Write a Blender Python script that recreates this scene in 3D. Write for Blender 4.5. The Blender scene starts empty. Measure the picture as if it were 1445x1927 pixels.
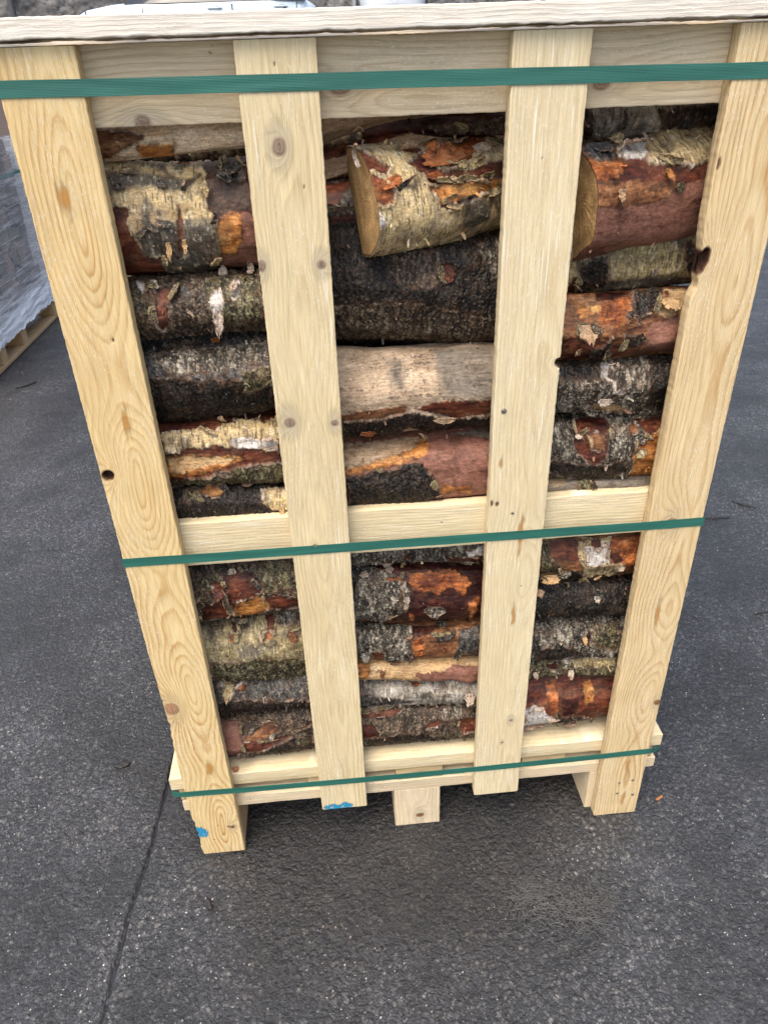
import bpy, math, random
import numpy as np
from mathutils import Matrix, Vector

# ------------------------------------------------------------------ camera, light, exposure
scene = bpy.context.scene
COL = scene.collection
cam_data = bpy.data.cameras.new('camera')
cam = bpy.data.objects.new('camera', cam_data); COL.objects.link(cam)
cam_data.sensor_fit = 'HORIZONTAL'; cam_data.sensor_width = 36.0; cam_data.lens = 34.312
cam_data.clip_start = 0.02; cam_data.clip_end = 400.0
_r = Vector((0.99564507, -0.08799108, -0.03079713)); _u = Vector((0.07222083, 0.51912249, 0.85164312)); _f = Vector((0.05894951, 0.85015846, -0.52321653))
_m = Matrix((( _r.x, _u.x, -_f.x, 0.3541), (_r.y, _u.y, -_f.y, -0.9972), (_r.z, _u.z, -_f.z, 1.4493), (0, 0, 0, 1)))
cam.matrix_world = _m
scene.camera = cam

SUN_EL, SUN_AZ = math.radians(64), math.radians(212)     # azimuth clockwise from +y
world = bpy.data.worlds.new('World'); scene.world = world
world.use_nodes = True
wn = world.node_tree.nodes; wl = world.node_tree.links
bg = wn['Background']
sky = wn.new('ShaderNodeTexSky'); sky.sky_type = 'NISHITA'; sky.sun_disc = False
sky.sun_elevation = SUN_EL; sky.sun_rotation = SUN_AZ
sky.air_density = 1.0; sky.dust_density = 4.0; sky.ozone_density = 1.0
hs = wn.new('ShaderNodeHueSaturation'); hs.inputs['Saturation'].default_value = 0.86
wl.new(sky.outputs[0], hs.inputs['Color']); wl.new(hs.outputs[0], bg.inputs['Color'])
bg.inputs['Strength'].default_value = 0.15
sd = bpy.data.lights.new('sun', 'SUN'); sd.energy = 1.25; sd.angle = math.radians(40); sd.color = (1.0, 0.91, 0.78)
sun = bpy.data.objects.new('sun', sd); COL.objects.link(sun)
_d = Vector((math.sin(SUN_AZ) * math.cos(SUN_EL), math.cos(SUN_AZ) * math.cos(SUN_EL), math.sin(SUN_EL)))
sun.rotation_euler = (-_d).to_track_quat('-Z', 'Y').to_euler()
scene.view_settings.view_transform = 'Standard'; scene.view_settings.look = 'None'
scene.view_settings.gamma = 1.0; scene.view_settings.use_curve_mapping = False
scene.view_settings.exposure = 1.10
scene.render.engine = 'CYCLES'
scene.cycles.max_bounces = 6; scene.cycles.diffuse_bounces = 3; scene.cycles.glossy_bounces = 2
scene.cycles.transparent_max_bounces = 8

rnd = random.Random(7)

# ------------------------------------------------------------------ noise
_rs = np.random.RandomState(3)
_PERM = _rs.permutation(4096).astype(np.int64)
_GA = _rs.uniform(0, 2 * np.pi, 4096)
_GX, _GY = np.cos(_GA), np.sin(_GA)
_RA, _RB, _RC = _rs.rand(4096), _rs.rand(4096), _rs.rand(4096)
def _hash(i, j, seed):
    return _PERM[(_PERM[(i + seed * 131) & 4095] + j + seed * 17) & 4095]
def pn(x, y, seed=0):
    """gradient noise, about -1..1"""
    x = np.asarray(x, float); y = np.asarray(y, float)
    x, y = np.broadcast_arrays(x, y)
    i = np.floor(x).astype(np.int64); j = np.floor(y).astype(np.int64)
    fx = x - i; fy = y - j
    ux = fx * fx * fx * (fx * (fx * 6 - 15) + 10); uy = fy * fy * fy * (fy * (fy * 6 - 15) + 10)
    def g(di, dj):
        h = _hash(i + di, j + dj, seed)
        return _GX[h] * (fx - di) + _GY[h] * (fy - dj)
    a = g(0, 0); b = g(1, 0); c = g(0, 1); d = g(1, 1)
    return 1.5 * (a + (b - a) * ux + (c - a) * uy + (a - b - c + d) * ux * uy)
def fbm(x, y, seed=0, octv=4, gain=.5):
    s = 0; a = 1.0; n = 0
    for k in range(octv):
        s = s + a * pn(x * 2 ** k, y * 2 ** k, seed + k * 7); n += a; a *= gain
    return s / n
def worley(x, y, seed=0):
    """distance to the nearest and second cell point, and a random value of the nearest cell"""
    x = np.asarray(x, float); y = np.asarray(y, float)
    i = np.floor(x).astype(np.int64); j = np.floor(y).astype(np.int64)
    f1 = np.full(x.shape, 9.0); f2 = np.full(x.shape, 9.0); cid = np.zeros(x.shape)
    for di in (-1, 0, 1):
        for dj in (-1, 0, 1):
            h = _hash(i + di, j + dj, seed)
            d = np.hypot(i + di + _RA[h] - x, j + dj + _RB[h] - y)
            near = d < f1
            f2 = np.where(near, f1, np.minimum(f2, d))
            cid = np.where(near, _RC[h], cid); f1 = np.where(near, d, f1)
    return f1, f2, cid
def sstep(a, b, x):
    t = np.clip((x - a) / (b - a), 0, 1); return t * t * (3 - 2 * t)
def mixc(a, b, t):
    return a + (b - a) * t[..., None]
def srgb(r, g, b):
    v = np.array((r, g, b), float) / 255
    return np.where(v <= .04045, v / 12.92, ((v + .055) / 1.055) ** 2.4)

# ------------------------------------------------------------------ object helpers
def tag(o, label, cat, group=None, kind=None):
    if label: o['label'] = label
    if cat: o['category'] = cat
    if group: o['group'] = group
    if kind: o['kind'] = kind
    return o
def empty(name, loc, label, cat, group=None):
    o = bpy.data.objects.new(name, None); COL.objects.link(o); o.location = loc
    o.empty_display_size = .05
    return tag(o, label, cat, group)
def np_mesh(name, verts, quads, mat, parent=None, attrs=None, smooth=True, tris=None, closed=False):
    """ONE mesh object from arrays; attrs: name -> (type, array). World coordinates: the parent is offset away."""
    verts = np.asarray(verts, np.float32).reshape(-1, 3)
    off = Vector((0, 0, 0))
    if closed:                                              # turn the surface outwards
        quads = np.asarray(quads, np.int64).reshape(-1, 4); vol = 0.0; vv = verts.astype(np.float64) - verts.mean(0)
        for f in ([quads[:, :3], quads[:, [0, 2, 3]]] + ([np.asarray(tris, np.int64)] if tris is not None and len(tris) else [])):
            vol += np.einsum('ij,ij->', vv[f[:, 0]], np.cross(vv[f[:, 1]], vv[f[:, 2]]))
        if vol < 0:
            quads = quads[:, ::-1]
            if tris is not None and len(tris): tris = np.asarray(tris)[:, ::-1]
    if parent is not None:
        p = parent
        while p is not None:
            off += Vector(p.location); p = p.parent
    verts = verts - np.array(off, np.float32)
    me = bpy.data.meshes.new(name)
    quads = np.asarray(quads, np.int32).reshape(-1, 4)
    nq = len(quads); nt = 0 if tris is None else len(tris)
    me.vertices.add(len(verts)); me.vertices.foreach_set('co', verts.ravel())
    loops = quads.ravel()
    starts = np.arange(nq, dtype=np.int32) * 4
    if nt:
        tris = np.asarray(tris, np.int32).reshape(-1, 3)
        loops = np.concatenate([loops, tris.ravel()]); starts = np.concatenate([starts, nq * 4 + np.arange(nt, dtype=np.int32) * 3])
    me.loops.add(len(loops)); me.loops.foreach_set('vertex_index', loops.astype(np.int32))
    me.polygons.add(nq + nt); me.polygons.foreach_set('loop_start', starts.astype(np.int32))
    me.polygons.foreach_set('use_smooth', np.full(nq + nt, smooth))
    for k, (t, a) in (attrs or {}).items():
        at = me.attributes.new(k, t, 'POINT')
        at.data.foreach_set({'FLOAT': 'value', 'FLOAT_COLOR': 'color', 'FLOAT_VECTOR': 'vector'}[t], np.asarray(a, np.float32).ravel())
    me.update(calc_edges=True); me.validate()
    if mat: me.materials.append(mat)
    o = bpy.data.objects.new(name, me); COL.objects.link(o)
    if parent is not None: o.parent = parent
    return o
def grid_quads(nu, nv, wrap=False, base=0):
    """vertex (i,j) = base + i*nv + j ; i<nu, j<nv ; wrap closes j"""
    i = np.arange(nu - 1)[:, None]; j = np.arange(nv if wrap else nv - 1)[None, :]
    j2 = (j + 1) % nv
    return np.stack([i * nv + j, i * nv + j2, (i + 1) * nv + j2, (i + 1) * nv + j], -1).reshape(-1, 4) + base
def box_arrays(lo, hi, bev=.0015):
    """a box with small chamfers, as verts and quads/tris"""
    lo = np.array(lo, float); hi = np.array(hi, float); V = []; idx = {}
    for sx in (0, 1):
        for sy in (0, 1):
            for sz in (0, 1):
                c = np.array([(lo, hi)[s][k] for k, s in enumerate((sx, sy, sz))])
                for k in range(3):
                    p = c.copy()
                    for q in range(3):
                        if q != k: p[q] += bev * (1 if (sx, sy, sz)[q] == 0 else -1)
                    idx[(sx, sy, sz, k)] = len(V); V.append(p)
    Q = []; T = []
    for k in range(3):
        a, b = [q for q in range(3) if q != k]
        for s in (0, 1):
            ring = []
            for (i, j) in ((0, 0), (1, 0), (1, 1), (0, 1)):
                t = [0, 0, 0]; t[k] = s; t[a] = i; t[b] = j; ring.append(idx[(*t, k)])
            Q.append(ring)
    for k in range(3):
        a, b = [q for q in range(3) if q != k]
        for i in (0, 1):
            for j in (0, 1):
                t0 = [0, 0, 0]; t0[a] = i; t0[b] = j; t1 = list(t0); t1[k] = 1
                Q.append([idx[(*t0, a)], idx[(*t1, a)], idx[(*t1, b)], idx[(*t0, b)]])
    for s in idx:
        if s[3] == 0: T.append([idx[(*s[:3], 0)], idx[(*s[:3], 1)], idx[(*s[:3], 2)]])
    return np.array(V), np.array(Q), np.array(T)
def box(name, lo, hi, mat, parent=None, bev=.0015):
    v, q, t = box_arrays(lo, hi, bev)
    o = np_mesh(name, v, q, mat, parent, smooth=False, tris=t)
    _fix_normals(o.data); return o
def _fix_normals(me):
    import bmesh
    bm = bmesh.new(); bm.from_mesh(me); bmesh.ops.recalc_face_normals(bm, faces=bm.faces); bm.to_mesh(me); bm.free()
def tube_arrays(path, rad, ns=6):
    path = np.asarray(path, float); n = len(path)
    rad = np.broadcast_to(np.asarray(rad, float), (n,))
    tn = np.gradient(path, axis=0); tn /= np.linalg.norm(tn, axis=1)[:, None] + 1e-9
    ref = np.array([.13, .31, .94]); a = np.cross(tn, ref); a /= np.linalg.norm(a, axis=1)[:, None] + 1e-9
    b = np.cross(tn, a)
    th = np.arange(ns) * 2 * np.pi / ns
    v = path[:, None] + rad[:, None, None] * (a[:, None] * np.cos(th)[None, :, None] + b[:, None] * np.sin(th)[None, :, None])
    return v.reshape(-1, 3), grid_quads(n, ns, True)
class MB:
    def __init__(s): s.v = []; s.q = []; s.t = []; s.n = 0
    def add(s, v, q=None, t=None):
        v = np.asarray(v, float).reshape(-1, 3)
        if q is not None and len(q): s.q.append(np.asarray(q).reshape(-1, 4) + s.n)
        if t is not None and len(t): s.t.append(np.asarray(t).reshape(-1, 3) + s.n)
        s.v.append(v); s.n += len(v)
    def build(s, name, mat, parent=None, smooth=True, fix=True):
        o = np_mesh(name, np.concatenate(s.v), np.concatenate(s.q) if s.q else np.zeros((0, 4)), mat, parent, smooth=smooth, tris=np.concatenate(s.t) if s.t else None)
        if fix: _fix_normals(o.data)
        return o

# ------------------------------------------------------------------ materials
class NT:
    """short-hand for building a node tree"""
    def __init__(s, name):
        s.m = bpy.data.materials.new(name); s.m.use_nodes = True; s.t = s.m.node_tree; s.n = s.t.nodes
        s.p = s.n['Principled BSDF']; s.out = s.n['Material Output']
    def new(s, typ, **kw):
        n = s.n.new(typ)
        for k, v in kw.items(): setattr(n, k, v)
        return n
    def link(s, a, b): s.t.links.new(a, b)
    def setin(s, node, key, val):
        if hasattr(val, 'is_output'): s.link(val, node.inputs[key])
        else: node.inputs[key].default_value = val
    def attr(s, name): return s.new('ShaderNodeAttribute', attribute_name=name)
    def math(s, op, a, b=0.0, c=None, clamp=False):
        n = s.new('ShaderNodeMath', operation=op, use_clamp=clamp); s.setin(n, 0, a); s.setin(n, 1, b)
        if c is not None: s.setin(n, 2, c)
        return n.outputs[0]
    def noise(s, vec, scale, detail=3.0, rough=.55, dist=0.0):
        n = s.new('ShaderNodeTexNoise'); s.setin(n, 'Vector', vec); n.inputs['Scale'].default_value = scale
        n.inputs['Detail'].default_value = detail; n.inputs['Roughness'].default_value = rough; n.inputs['Distortion'].default_value = dist
        return n.outputs['Fac']
    def vor(s, vec, scale, feature='F1', out='Distance'):
        n = s.new('ShaderNodeTexVoronoi', feature=feature); s.setin(n, 'Vector', vec); n.inputs['Scale'].default_value = scale
        return n.outputs[out]
    def mapping(s, vec, scale):
        n = s.new('ShaderNodeMapping'); s.setin(n, 'Vector', vec); n.inputs['Scale'].default_value = scale; return n.outputs[0]
    def ramp(s, fac, stops, interp='LINEAR'):
        n = s.new('ShaderNodeValToRGB'); s.setin(n, 0, fac); e = n.color_ramp.elements; n.color_ramp.interpolation = interp
        while len(e) > 2: e.remove(e[-1])
        for k, (pos, c) in enumerate(stops):
            if k >= 2: e.new(pos)
            e[k].position = pos
            e[k].color = (*c, 1) if hasattr(c, '__len__') else (c, c, c, 1)
        return n.outputs['Color']
    def mix(s, fac, a, b, mode='MIX'):
        n = s.new('ShaderNodeMix', data_type='RGBA', blend_type=mode); s.setin(n, 0, fac)
        for k, v in ((6, a), (7, b)):
            if hasattr(v, 'is_output'): s.link(v, n.inputs[k])
            else: n.inputs[k].default_value = (*v, 1) if len(v) == 3 else v
        return n.outputs[2]
    def mapr(s, v, a, b, c, d):
        n = s.new('ShaderNodeMapRange'); s.setin(n, 0, v)
        for k, x in zip((1, 2, 3, 4), (a, b, c, d)): n.inputs[k].default_value = x
        return n.outputs[0]
    def bump(s, h, strength=.3, dist=.001, normal=None):
        n = s.new('ShaderNodeBump'); s.setin(n, 'Height', h); n.inputs['Strength'].default_value = strength; n.inputs['Distance'].default_value = dist
        if normal is not None: s.link(normal, n.inputs['Normal'])
        s.link(n.outputs[0], s.p.inputs['Normal']); return n.outputs[0]
    def coord(s, which='Object'): return s.new('ShaderNodeTexCoord').outputs[which]
def plain(name, col, rough=.5, metal=0.0, var=.12, scale=40.0, bump=.15, dist=.001):
    k = NT(name); c = k.coord()
    n = k.noise(c, scale, 5)
    k.link(k.mix(1.0, (*col,), k.ramp(n, [(.25, 1 - var * 2), (.75, 1 + var)]), 'MULTIPLY'), k.p.inputs['Base Color'])
    k.p.inputs['Roughness'].default_value = rough; k.p.inputs['Metallic'].default_value = metal
    if bump: k.bump(n, bump, dist)
    return k.m

def make_bark():
    """colour and roughness of every bark layer come from the log's own surface; grain below a millimetre from noise"""
    k = NT('birch_bark'); a = k.attr('Col'); c = k.coord()
    n1 = k.noise(c, 900, 3, .6); n2 = k.noise(k.mapping(c, (.35, 1, 1)), 350, 4, .6)
    f = k.mix(1.0, a.outputs['Color'], k.ramp(n1, [(.28, .50), (.72, 1.45)]), 'MULTIPLY')
    f = k.mix(1.0, f, k.ramp(n2, [(.3, .62), (.7, 1.32)]), 'MULTIPLY')
    k.link(f, k.p.inputs['Base Color'])
    k.link(k.math('ADD', a.outputs['Alpha'], k.math('MULTIPLY', k.math('SUBTRACT', n2, .5), .35), clamp=True), k.p.inputs['Roughness'])
    k.p.inputs['Specular IOR Level'].default_value = .24
    k.bump(k.math('ADD', n1, n2), .35, .0008)
    return k.m
M_BARK = make_bark()

def make_pine(name, early, late, contrast=1.0, pale=.0, saw=.0):
    """sawn pine: 'phase' counts growth rings, 'tint' lays knots, resin and paint over them, 'guv' runs along the board"""
    k = NT(name); ph = k.attr('phase').outputs['Fac']; tn = k.attr('tint'); g = k.attr('guv').outputs['Vector']
    wob = k.noise(k.mapping(g, (300, 26, 300)), 1.0, 4, .6)
    ph = k.math('ADD', ph, k.math('MULTIPLY', k.math('SUBTRACT', wob, .5), .42))
    prof = k.ramp(k.math('FRACT', ph), [(0.0, .55), (.07, .04), (.40, .10), (.66, .42), (.86, 1.0), (.95, .95), (1.0, .55)])
    patch = k.noise(k.mapping(g, (16, 4, 16)), 1.0, 4, .6); wide = k.noise(k.mapping(g, (9, 1.6, 9)), 1.0, 3, .5)
    amt = k.math('MULTIPLY', prof, k.mapr(patch, .32, .68, .30 * contrast, 1.05 * contrast), clamp=True)
    col = k.mix(amt, early, late)
    col = k.mix(k.mapr(wide, .42, .72, 0, .38), col, tuple(.55 * e + .45 * l for e, l in zip(early, late)))
    bl = k.noise(k.mapping(g, (30, 8, 30)), 1.0, 5, .6)
    col = k.mix(k.mapr(bl, .45, .75, 0, .40 + pale), col, tuple(min(.86, e * 1.14 + .04) for e in early))
    fib = k.noise(k.mapping(g, (1100, 22, 1100)), 1.0, 5, .7); fib2 = k.noise(k.mapping(g, (420, 14, 420)), 1.0, 4, .65)
    col = k.mix(1.0, col, k.ramp(fib, [(.3, .76), (.7, 1.14)]), 'MULTIPLY'); col = k.mix(1.0, col, k.ramp(fib2, [(.3, .86), (.7, 1.08)]), 'MULTIPLY')
    fl = k.noise(k.mapping(g, (420, 150, 420)), 1.0, 4, .7); where = k.noise(k.mapping(g, (18, 7, 18)), 1.0, 2, .5)
    fluff = k.math('MULTIPLY', k.mapr(fl, .54, .70, 0, .65), k.mapr(where, .42, .58, 0, 1))
    col = k.mix(fluff, col, (.84, .77, .64))
    rot = k.new('ShaderNodeMapping'); k.link(g, rot.inputs[0]); rot.inputs['Rotation'].default_value = (0, 0, math.radians(28)); rot.inputs['Scale'].default_value = (300, 9, 1)
    sc = k.noise(rot.outputs[0], 1.0, 3, .6); sw = k.math('MULTIPLY', k.mapr(sc, .60, .68, 0, .8 * saw), k.mapr(where, .40, .56, 0, 1))
    col = k.mix(sw, col, (.86, .79, .62))
    speck = k.noise(k.mapping(g, (700, 240, 700)), 1.0, 2, .5); col = k.mix(k.mapr(speck, .73, .78, 0, .5), col, (.28, .17, .08))
    col = k.mix(tn.outputs['Alpha'], col, tn.outputs['Color'])
    k.link(col, k.p.inputs['Base Color'])
    k.p.inputs['Roughness'].default_value = .62; k.p.inputs['Specular IOR Level'].default_value = .3
    h = k.math('ADD', k.math('ADD', fib, fib2), k.math('ADD', k.math('MULTIPLY', prof, .5), k.math('MULTIPLY', k.math('ADD', fluff, sw), 1.2)))
    k.bump(h, .5, .0008)
    return k.m
P_AMBER = make_pine('amber_pine', (.75, .570, .285), (.49, .25, .068), .98, 0, .2)
P_WARM = make_pine('warm_pine', (.72, .56, .31), (.47, .265, .095), .95, 0, .3)
P_PALE = make_pine('pale_pine', (.715, .585, .345), (.50, .35, .165), .66, .1, .8)
P_CREAM = make_pine('cream_pine', (.735, .610, .38), (.54, .39, .19), .6, .1, 1.0)
P_GREY = make_pine('greyed_pine', (.75, .605, .395), (.46, .33, .18), .75, 0, .2)
P_LID = make_pine('lid_pine', (.80, .735, .63), (.64, .53, .41), .65, .2, 0)
P_OLD = make_pine('aged_pine', (.50, .32, .155), (.30, .16, .06), .9, 0)
M_NAIL = plain('nail_steel', (.30, .27, .24), .45, .8, .2, 300, .2)
M_END = plain('end_grain', (.55, .36, .18), .7, 0, .2, 250, .3)
LOGS = [
 ('L1',(0.024,0.0783,1.3758),(0.315,0.0713,1.3808),0.0283,0.0213,'N3',(),[('O2',[(0.062,38),(0.098,30),(0.121,12),(0.1,-16),(0.073,-44),(0.054,-85)]),('O',[(0.106,-13),(0.151,-16),(0.148,-73),(0.11,-69)])]),
 ('L2',(0.024,0.1019,1.2742),(0.315,0.1052,1.2736),0.0719,0.0752,'R',(),[('B',[(0.052,87),(0.185,95),(0.229,95),(0.24,45),(0.199,43),(0.187,34),(0.19,15),(0.196,5),(0.195,-13),(0.195,-27),(0.18,-62),(0.139,-77),(0.118,-69),(0.116,-31),(0.096,-28),(0.087,-15),(0.08,-3),(0.08,22),(0.062,25)]),('X',[(0.181,95),(0.239,95),(0.242,12),(0.223,14),(0.195,10),(0.187,22),(0.187,34)]),('BS',[(0.152,9),(0.195,9),(0.194,-25),(0.177,-77),(0.139,-77),(0.116,-77),(0.116,-31),(0.094,-28),(0.089,-12),(0.103,2),(0.125,6)]),('BS',[(0.104,36),(0.113,32),(0.108,8),(0.114,2),(0.093,-3),(0.103,17)]),('BS',[(0.06,56),(0.106,62),(0.16,50),(0.184,57),(0.16,38),(0.103,44),(0.062,39)]),('R',[(0.147,24),(0.151,25),(0.148,-8),(0.141,-24),(0.142,-8)]),('O',[(0.199,8),(0.215,14),(0.229,9),(0.226,-17),(0.214,-36),(0.196,-33),(0.194,-16)]),('P',[(0.229,11),(0.246,10),(0.246,-45),(0.239,-77),(0.188,-64),(0.195,-35),(0.214,-36),(0.226,-17)]),('G',[(0.2,54),(0.212,84),(0.24,54),(0.24,43),(0.228,42),(0.201,48)])]),
 ('L3',(0.024,0.0707,1.1604),(0.315,0.0726,1.166),0.0407,0.0426,'Db',(),[('M',[(0.161,64),(0.198,77),(0.242,73),(0.24,-21),(0.186,-34),(0.171,16)]),('M',[(0.062,85),(0.093,62),(0.09,10),(0.073,-9),(0.068,12)]),('R',[(0.095,54),(0.124,57),(0.12,26),(0.109,14),(0.113,-16),(0.1,-39),(0.094,-17),(0.098,23)]),('W',[(0.173,18),(0.187,42),(0.189,14),(0.184,-15),(0.174,-7)]),('W',[(0.072,75),(0.083,71),(0.08,47)]),('W',[(0.092,77),(0.099,75),(0.097,47),(0.093,54)]),('W',[(0.201,58),(0.214,64),(0.211,28),(0.206,18),(0.201,35)]),('G',[(0.128,57),(0.146,62),(0.144,32),(0.129,28)])]),
 ('L4',(0.024,0.1006,1.0468),(0.315,0.1007,1.0532),0.0666,0.0667,'G',(),[('Db',[(0.097,78),(0.134,75),(0.131,53),(0.104,51)]),('DW',[(0.068,50),(0.147,56),(0.197,55),(0.247,64),(0.246,25),(0.155,20),(0.102,20)]),('D',[(0.069,18),(0.136,16),(0.247,0),(0.241,-67),(0.054,-67)]),('M',[(0.205,18),(0.248,20),(0.246,-7),(0.204,-12)])]),
 ('L5',(0.024,0.0846,0.9287),(0.315,0.0969,0.9258),0.0546,0.0669,'R',(),[('B',[(0.061,54),(0.092,56),(0.124,56),(0.14,49),(0.157,65),(0.173,65),(0.171,80),(0.198,70),(0.213,72),(0.22,58),(0.231,71),(0.243,62),(0.244,14),(0.226,10),(0.204,17),(0.17,23),(0.16,20),(0.143,28),(0.122,22),(0.09,24),(0.087,17),(0.065,17)]),('W',[(0.159,35),(0.196,36),(0.245,27),(0.244,15),(0.204,18),(0.17,24)]),('O',[(0.066,13),(0.113,14),(0.173,8),(0.184,0),(0.162,-10),(0.128,-17),(0.098,-27),(0.065,-28)]),('N',[(0.069,11),(0.112,11),(0.166,6),(0.172,2),(0.161,-4),(0.13,-8),(0.1,-15),(0.067,-17)]),('M',[(0.064,-43),(0.094,-27),(0.127,-24),(0.149,-17),(0.191,-9),(0.244,-10),(0.245,-58),(0.207,-54),(0.143,-51),(0.062,-62)])]),
 ('L6',(0.024,0.0754,0.8372),(0.315,0.0741,0.8318),0.0394,0.0381,'D',(),[('O',[(0.102,57),(0.116,67),(0.14,63),(0.146,50),(0.138,38),(0.121,34),(0.106,43)]),('B',[(0.204,52),(0.225,59),(0.246,49),(0.245,-6),(0.221,-3),(0.207,16)]),('M',[(0.076,59),(0.099,65),(0.1,34),(0.083,32)])]),
 ('L7',(0.024,0.1231,0.6382),(0.315,0.0885,0.6706),0.0931,0.0585,'Db',(),[('M',[(0.201,50),(0.258,53),(0.258,10),(0.21,1),(0.199,16),(0.196,34)]),('M',[(0.081,35),(0.115,41),(0.133,35),(0.12,17),(0.086,19)]),('R',[(0.133,35),(0.162,44),(0.182,35),(0.186,21),(0.194,13),(0.194,-3),(0.177,0),(0.139,-6),(0.134,3),(0.136,25)]),('R',[(0.111,27),(0.132,29),(0.132,10),(0.121,8)]),('R',[(0.079,-10),(0.114,-2),(0.136,-3),(0.12,-51),(0.062,-51)]),('R',[(0.195,6),(0.217,-2),(0.254,-13),(0.246,-46),(0.199,-27),(0.194,-12)]),('O',[(0.138,-8),(0.159,-3),(0.193,0),(0.201,-24),(0.158,-52),(0.122,-51)])]),
 ('L8',(0.024,0.0915,0.5022),(0.315,0.1295,0.5022),0.0595,0.0975,'B2',(),[('R',[(0.111,70),(0.126,69),(0.12,52),(0.11,52)]),('R',[(0.175,70),(0.193,73),(0.187,47),(0.175,47)]),('O3',[(0.103,51),(0.116,51),(0.112,39),(0.104,40)]),('O3',[(0.168,45),(0.181,47),(0.179,33),(0.165,33)]),('O2',[(0.21,40),(0.228,42),(0.228,35),(0.216,28),(0.208,32)]),('DW',[(0.192,72),(0.236,66),(0.236,49),(0.203,47),(0.192,57)]),('M',[(0.062,10),(0.139,9),(0.234,-7),(0.236,-46),(0.063,-47)])]),
 ('L9',(0.024,0.0882,0.3915),(0.315,0.0714,0.4),0.0542,0.0374,'G',(),[('B',[(0.083,66),(0.105,66),(0.102,25),(0.092,13),(0.084,42)]),('W',[(0.07,64),(0.079,65),(0.083,50),(0.076,51)]),('W',[(0.107,48),(0.117,61),(0.126,65),(0.115,48)]),('O3',[(0.11,47),(0.126,55),(0.122,42),(0.114,39)]),('D',[(0.073,17),(0.138,18),(0.248,4),(0.244,-39),(0.069,-43)])]),
 ('L10',(0.024,0.085,0.281),(0.315,0.096,0.292),0.055,0.066,'Db',(),[('P',[(0.062,67),(0.099,65),(0.099,30),(0.096,-16),(0.062,-41)]),('R',[(0.101,15),(0.152,10),(0.191,18),(0.218,26),(0.241,36),(0.242,30),(0.189,5),(0.155,-2),(0.124,-17),(0.101,-12)]),('O2',[(0.103,25),(0.123,36),(0.155,51),(0.171,45),(0.176,29),(0.153,18),(0.129,11),(0.106,17)]),('D',[(0.09,-41),(0.155,-2),(0.189,5),(0.215,22),(0.242,30),(0.241,-40),(0.157,-41),(0.095,-41)]),('M',[(0.203,16),(0.229,20),(0.227,-12),(0.206,-12)]),('D',[(0.102,61),(0.139,61),(0.143,51),(0.124,42),(0.105,41)])]),
 ('M0',(0.33,0.1111,1.3711),(0.6,0.1067,1.4223),0.0261,0.0217,'N2',((20,0.72),),[]),
 ('M0c',(0.333,0.0997,1.3264),(0.55,0.128,1.3724),0.0213,0.0192,'R',((-15,0.7),),[('N2',[(0.036,23),(0.078,8),(0.075,-81),(0.036,-53)])]),
 ('M0b',(0.42,0.1239,1.3766),(0.64,0.1242,1.3766),0.0239,0.0242,'K',(),[('Db',[(0.085,-14),(0.191,10),(0.193,-40),(0.107,-55)])]),
 ('M1',(0.408,0.0697,1.286),(0.64,0.1488,1.2976),0.0703,0.0617,'B',((196,0.3),),[('R',[(0.06,50),(0.083,65),(0.092,45),(0.104,36),(0.121,33),(0.195,34),(0.192,12),(0.15,16),(0.117,21),(0.079,22),(0.075,36)]),('O',[(0.079,20),(0.095,21),(0.15,17),(0.191,15),(0.186,3),(0.148,3),(0.123,0),(0.091,-3),(0.087,6)]),('O3',[(0.117,74),(0.156,97),(0.2,97),(0.179,55),(0.148,45),(0.109,38),(0.107,52)]),('O3',[(-0.011,45),(-0.005,41),(0.012,31),(0.027,19),(0.02,8),(0.005,6),(-0.006,13),(-0.01,28)]),('R',[(-0.017,62),(0.001,69),(0.017,53),(0.029,48),(0.022,36),(0.004,43),(-0.016,44),(-0.023,45)]),('R',[(0.055,77),(0.088,97),(0.091,75),(0.08,62),(0.063,68)]),('K',[(0.091,-2),(0.123,1),(0.148,3),(0.146,-2),(0.098,-7)]),('BS',[(0.123,-1),(0.158,-2),(0.173,-30),(0.147,-45),(0.123,-30),(0.122,-14)]),('W',[(-0.02,39),(-0.011,23),(-0.001,4),(0.01,-12),(-0.006,-21),(-0.015,6)])]),
 ('M2',(0.322,0.1812,1.1683),(0.64,0.1686,1.1468),0.1132,0.1006,'D',(),[('Db',[(0.13,31),(0.196,35),(0.207,19),(0.196,8),(0.148,5),(0.131,18)]),('R',[(0.205,25),(0.22,26),(0.225,16),(0.21,12)]),('R',[(0.041,71),(0.074,85),(0.082,58),(0.044,53)]),('Db',[(0.046,-10),(0.162,-4),(0.297,-16),(0.304,-44),(0.048,-53)]),('DW',[(0.259,39),(0.288,50),(0.288,16),(0.263,27)])]),
 ('M3',(0.322,0.1069,1.0009),(0.64,0.1008,1.0012),0.0769,0.0708,'S',(),[('S2',[(0.189,80),(0.287,78),(0.279,-3),(0.204,8),(0.194,35)]),('S2',[(0.123,64),(0.137,59),(0.144,44),(0.14,24),(0.132,23),(0.123,33)]),('O2',[(0.045,-5),(0.096,0),(0.143,2),(0.148,-9),(0.117,-12),(0.045,-17)]),('R',[(0.158,-4),(0.193,3),(0.276,1),(0.278,-22),(0.227,-28),(0.193,-17)]),('D',[(0.046,-17),(0.117,-13),(0.158,-6),(0.178,-19),(0.214,-27),(0.279,-25),(0.286,-64),(0.183,-64),(0.149,-39),(0.133,-64),(0.101,-64),(0.044,-64)])]),
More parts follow.
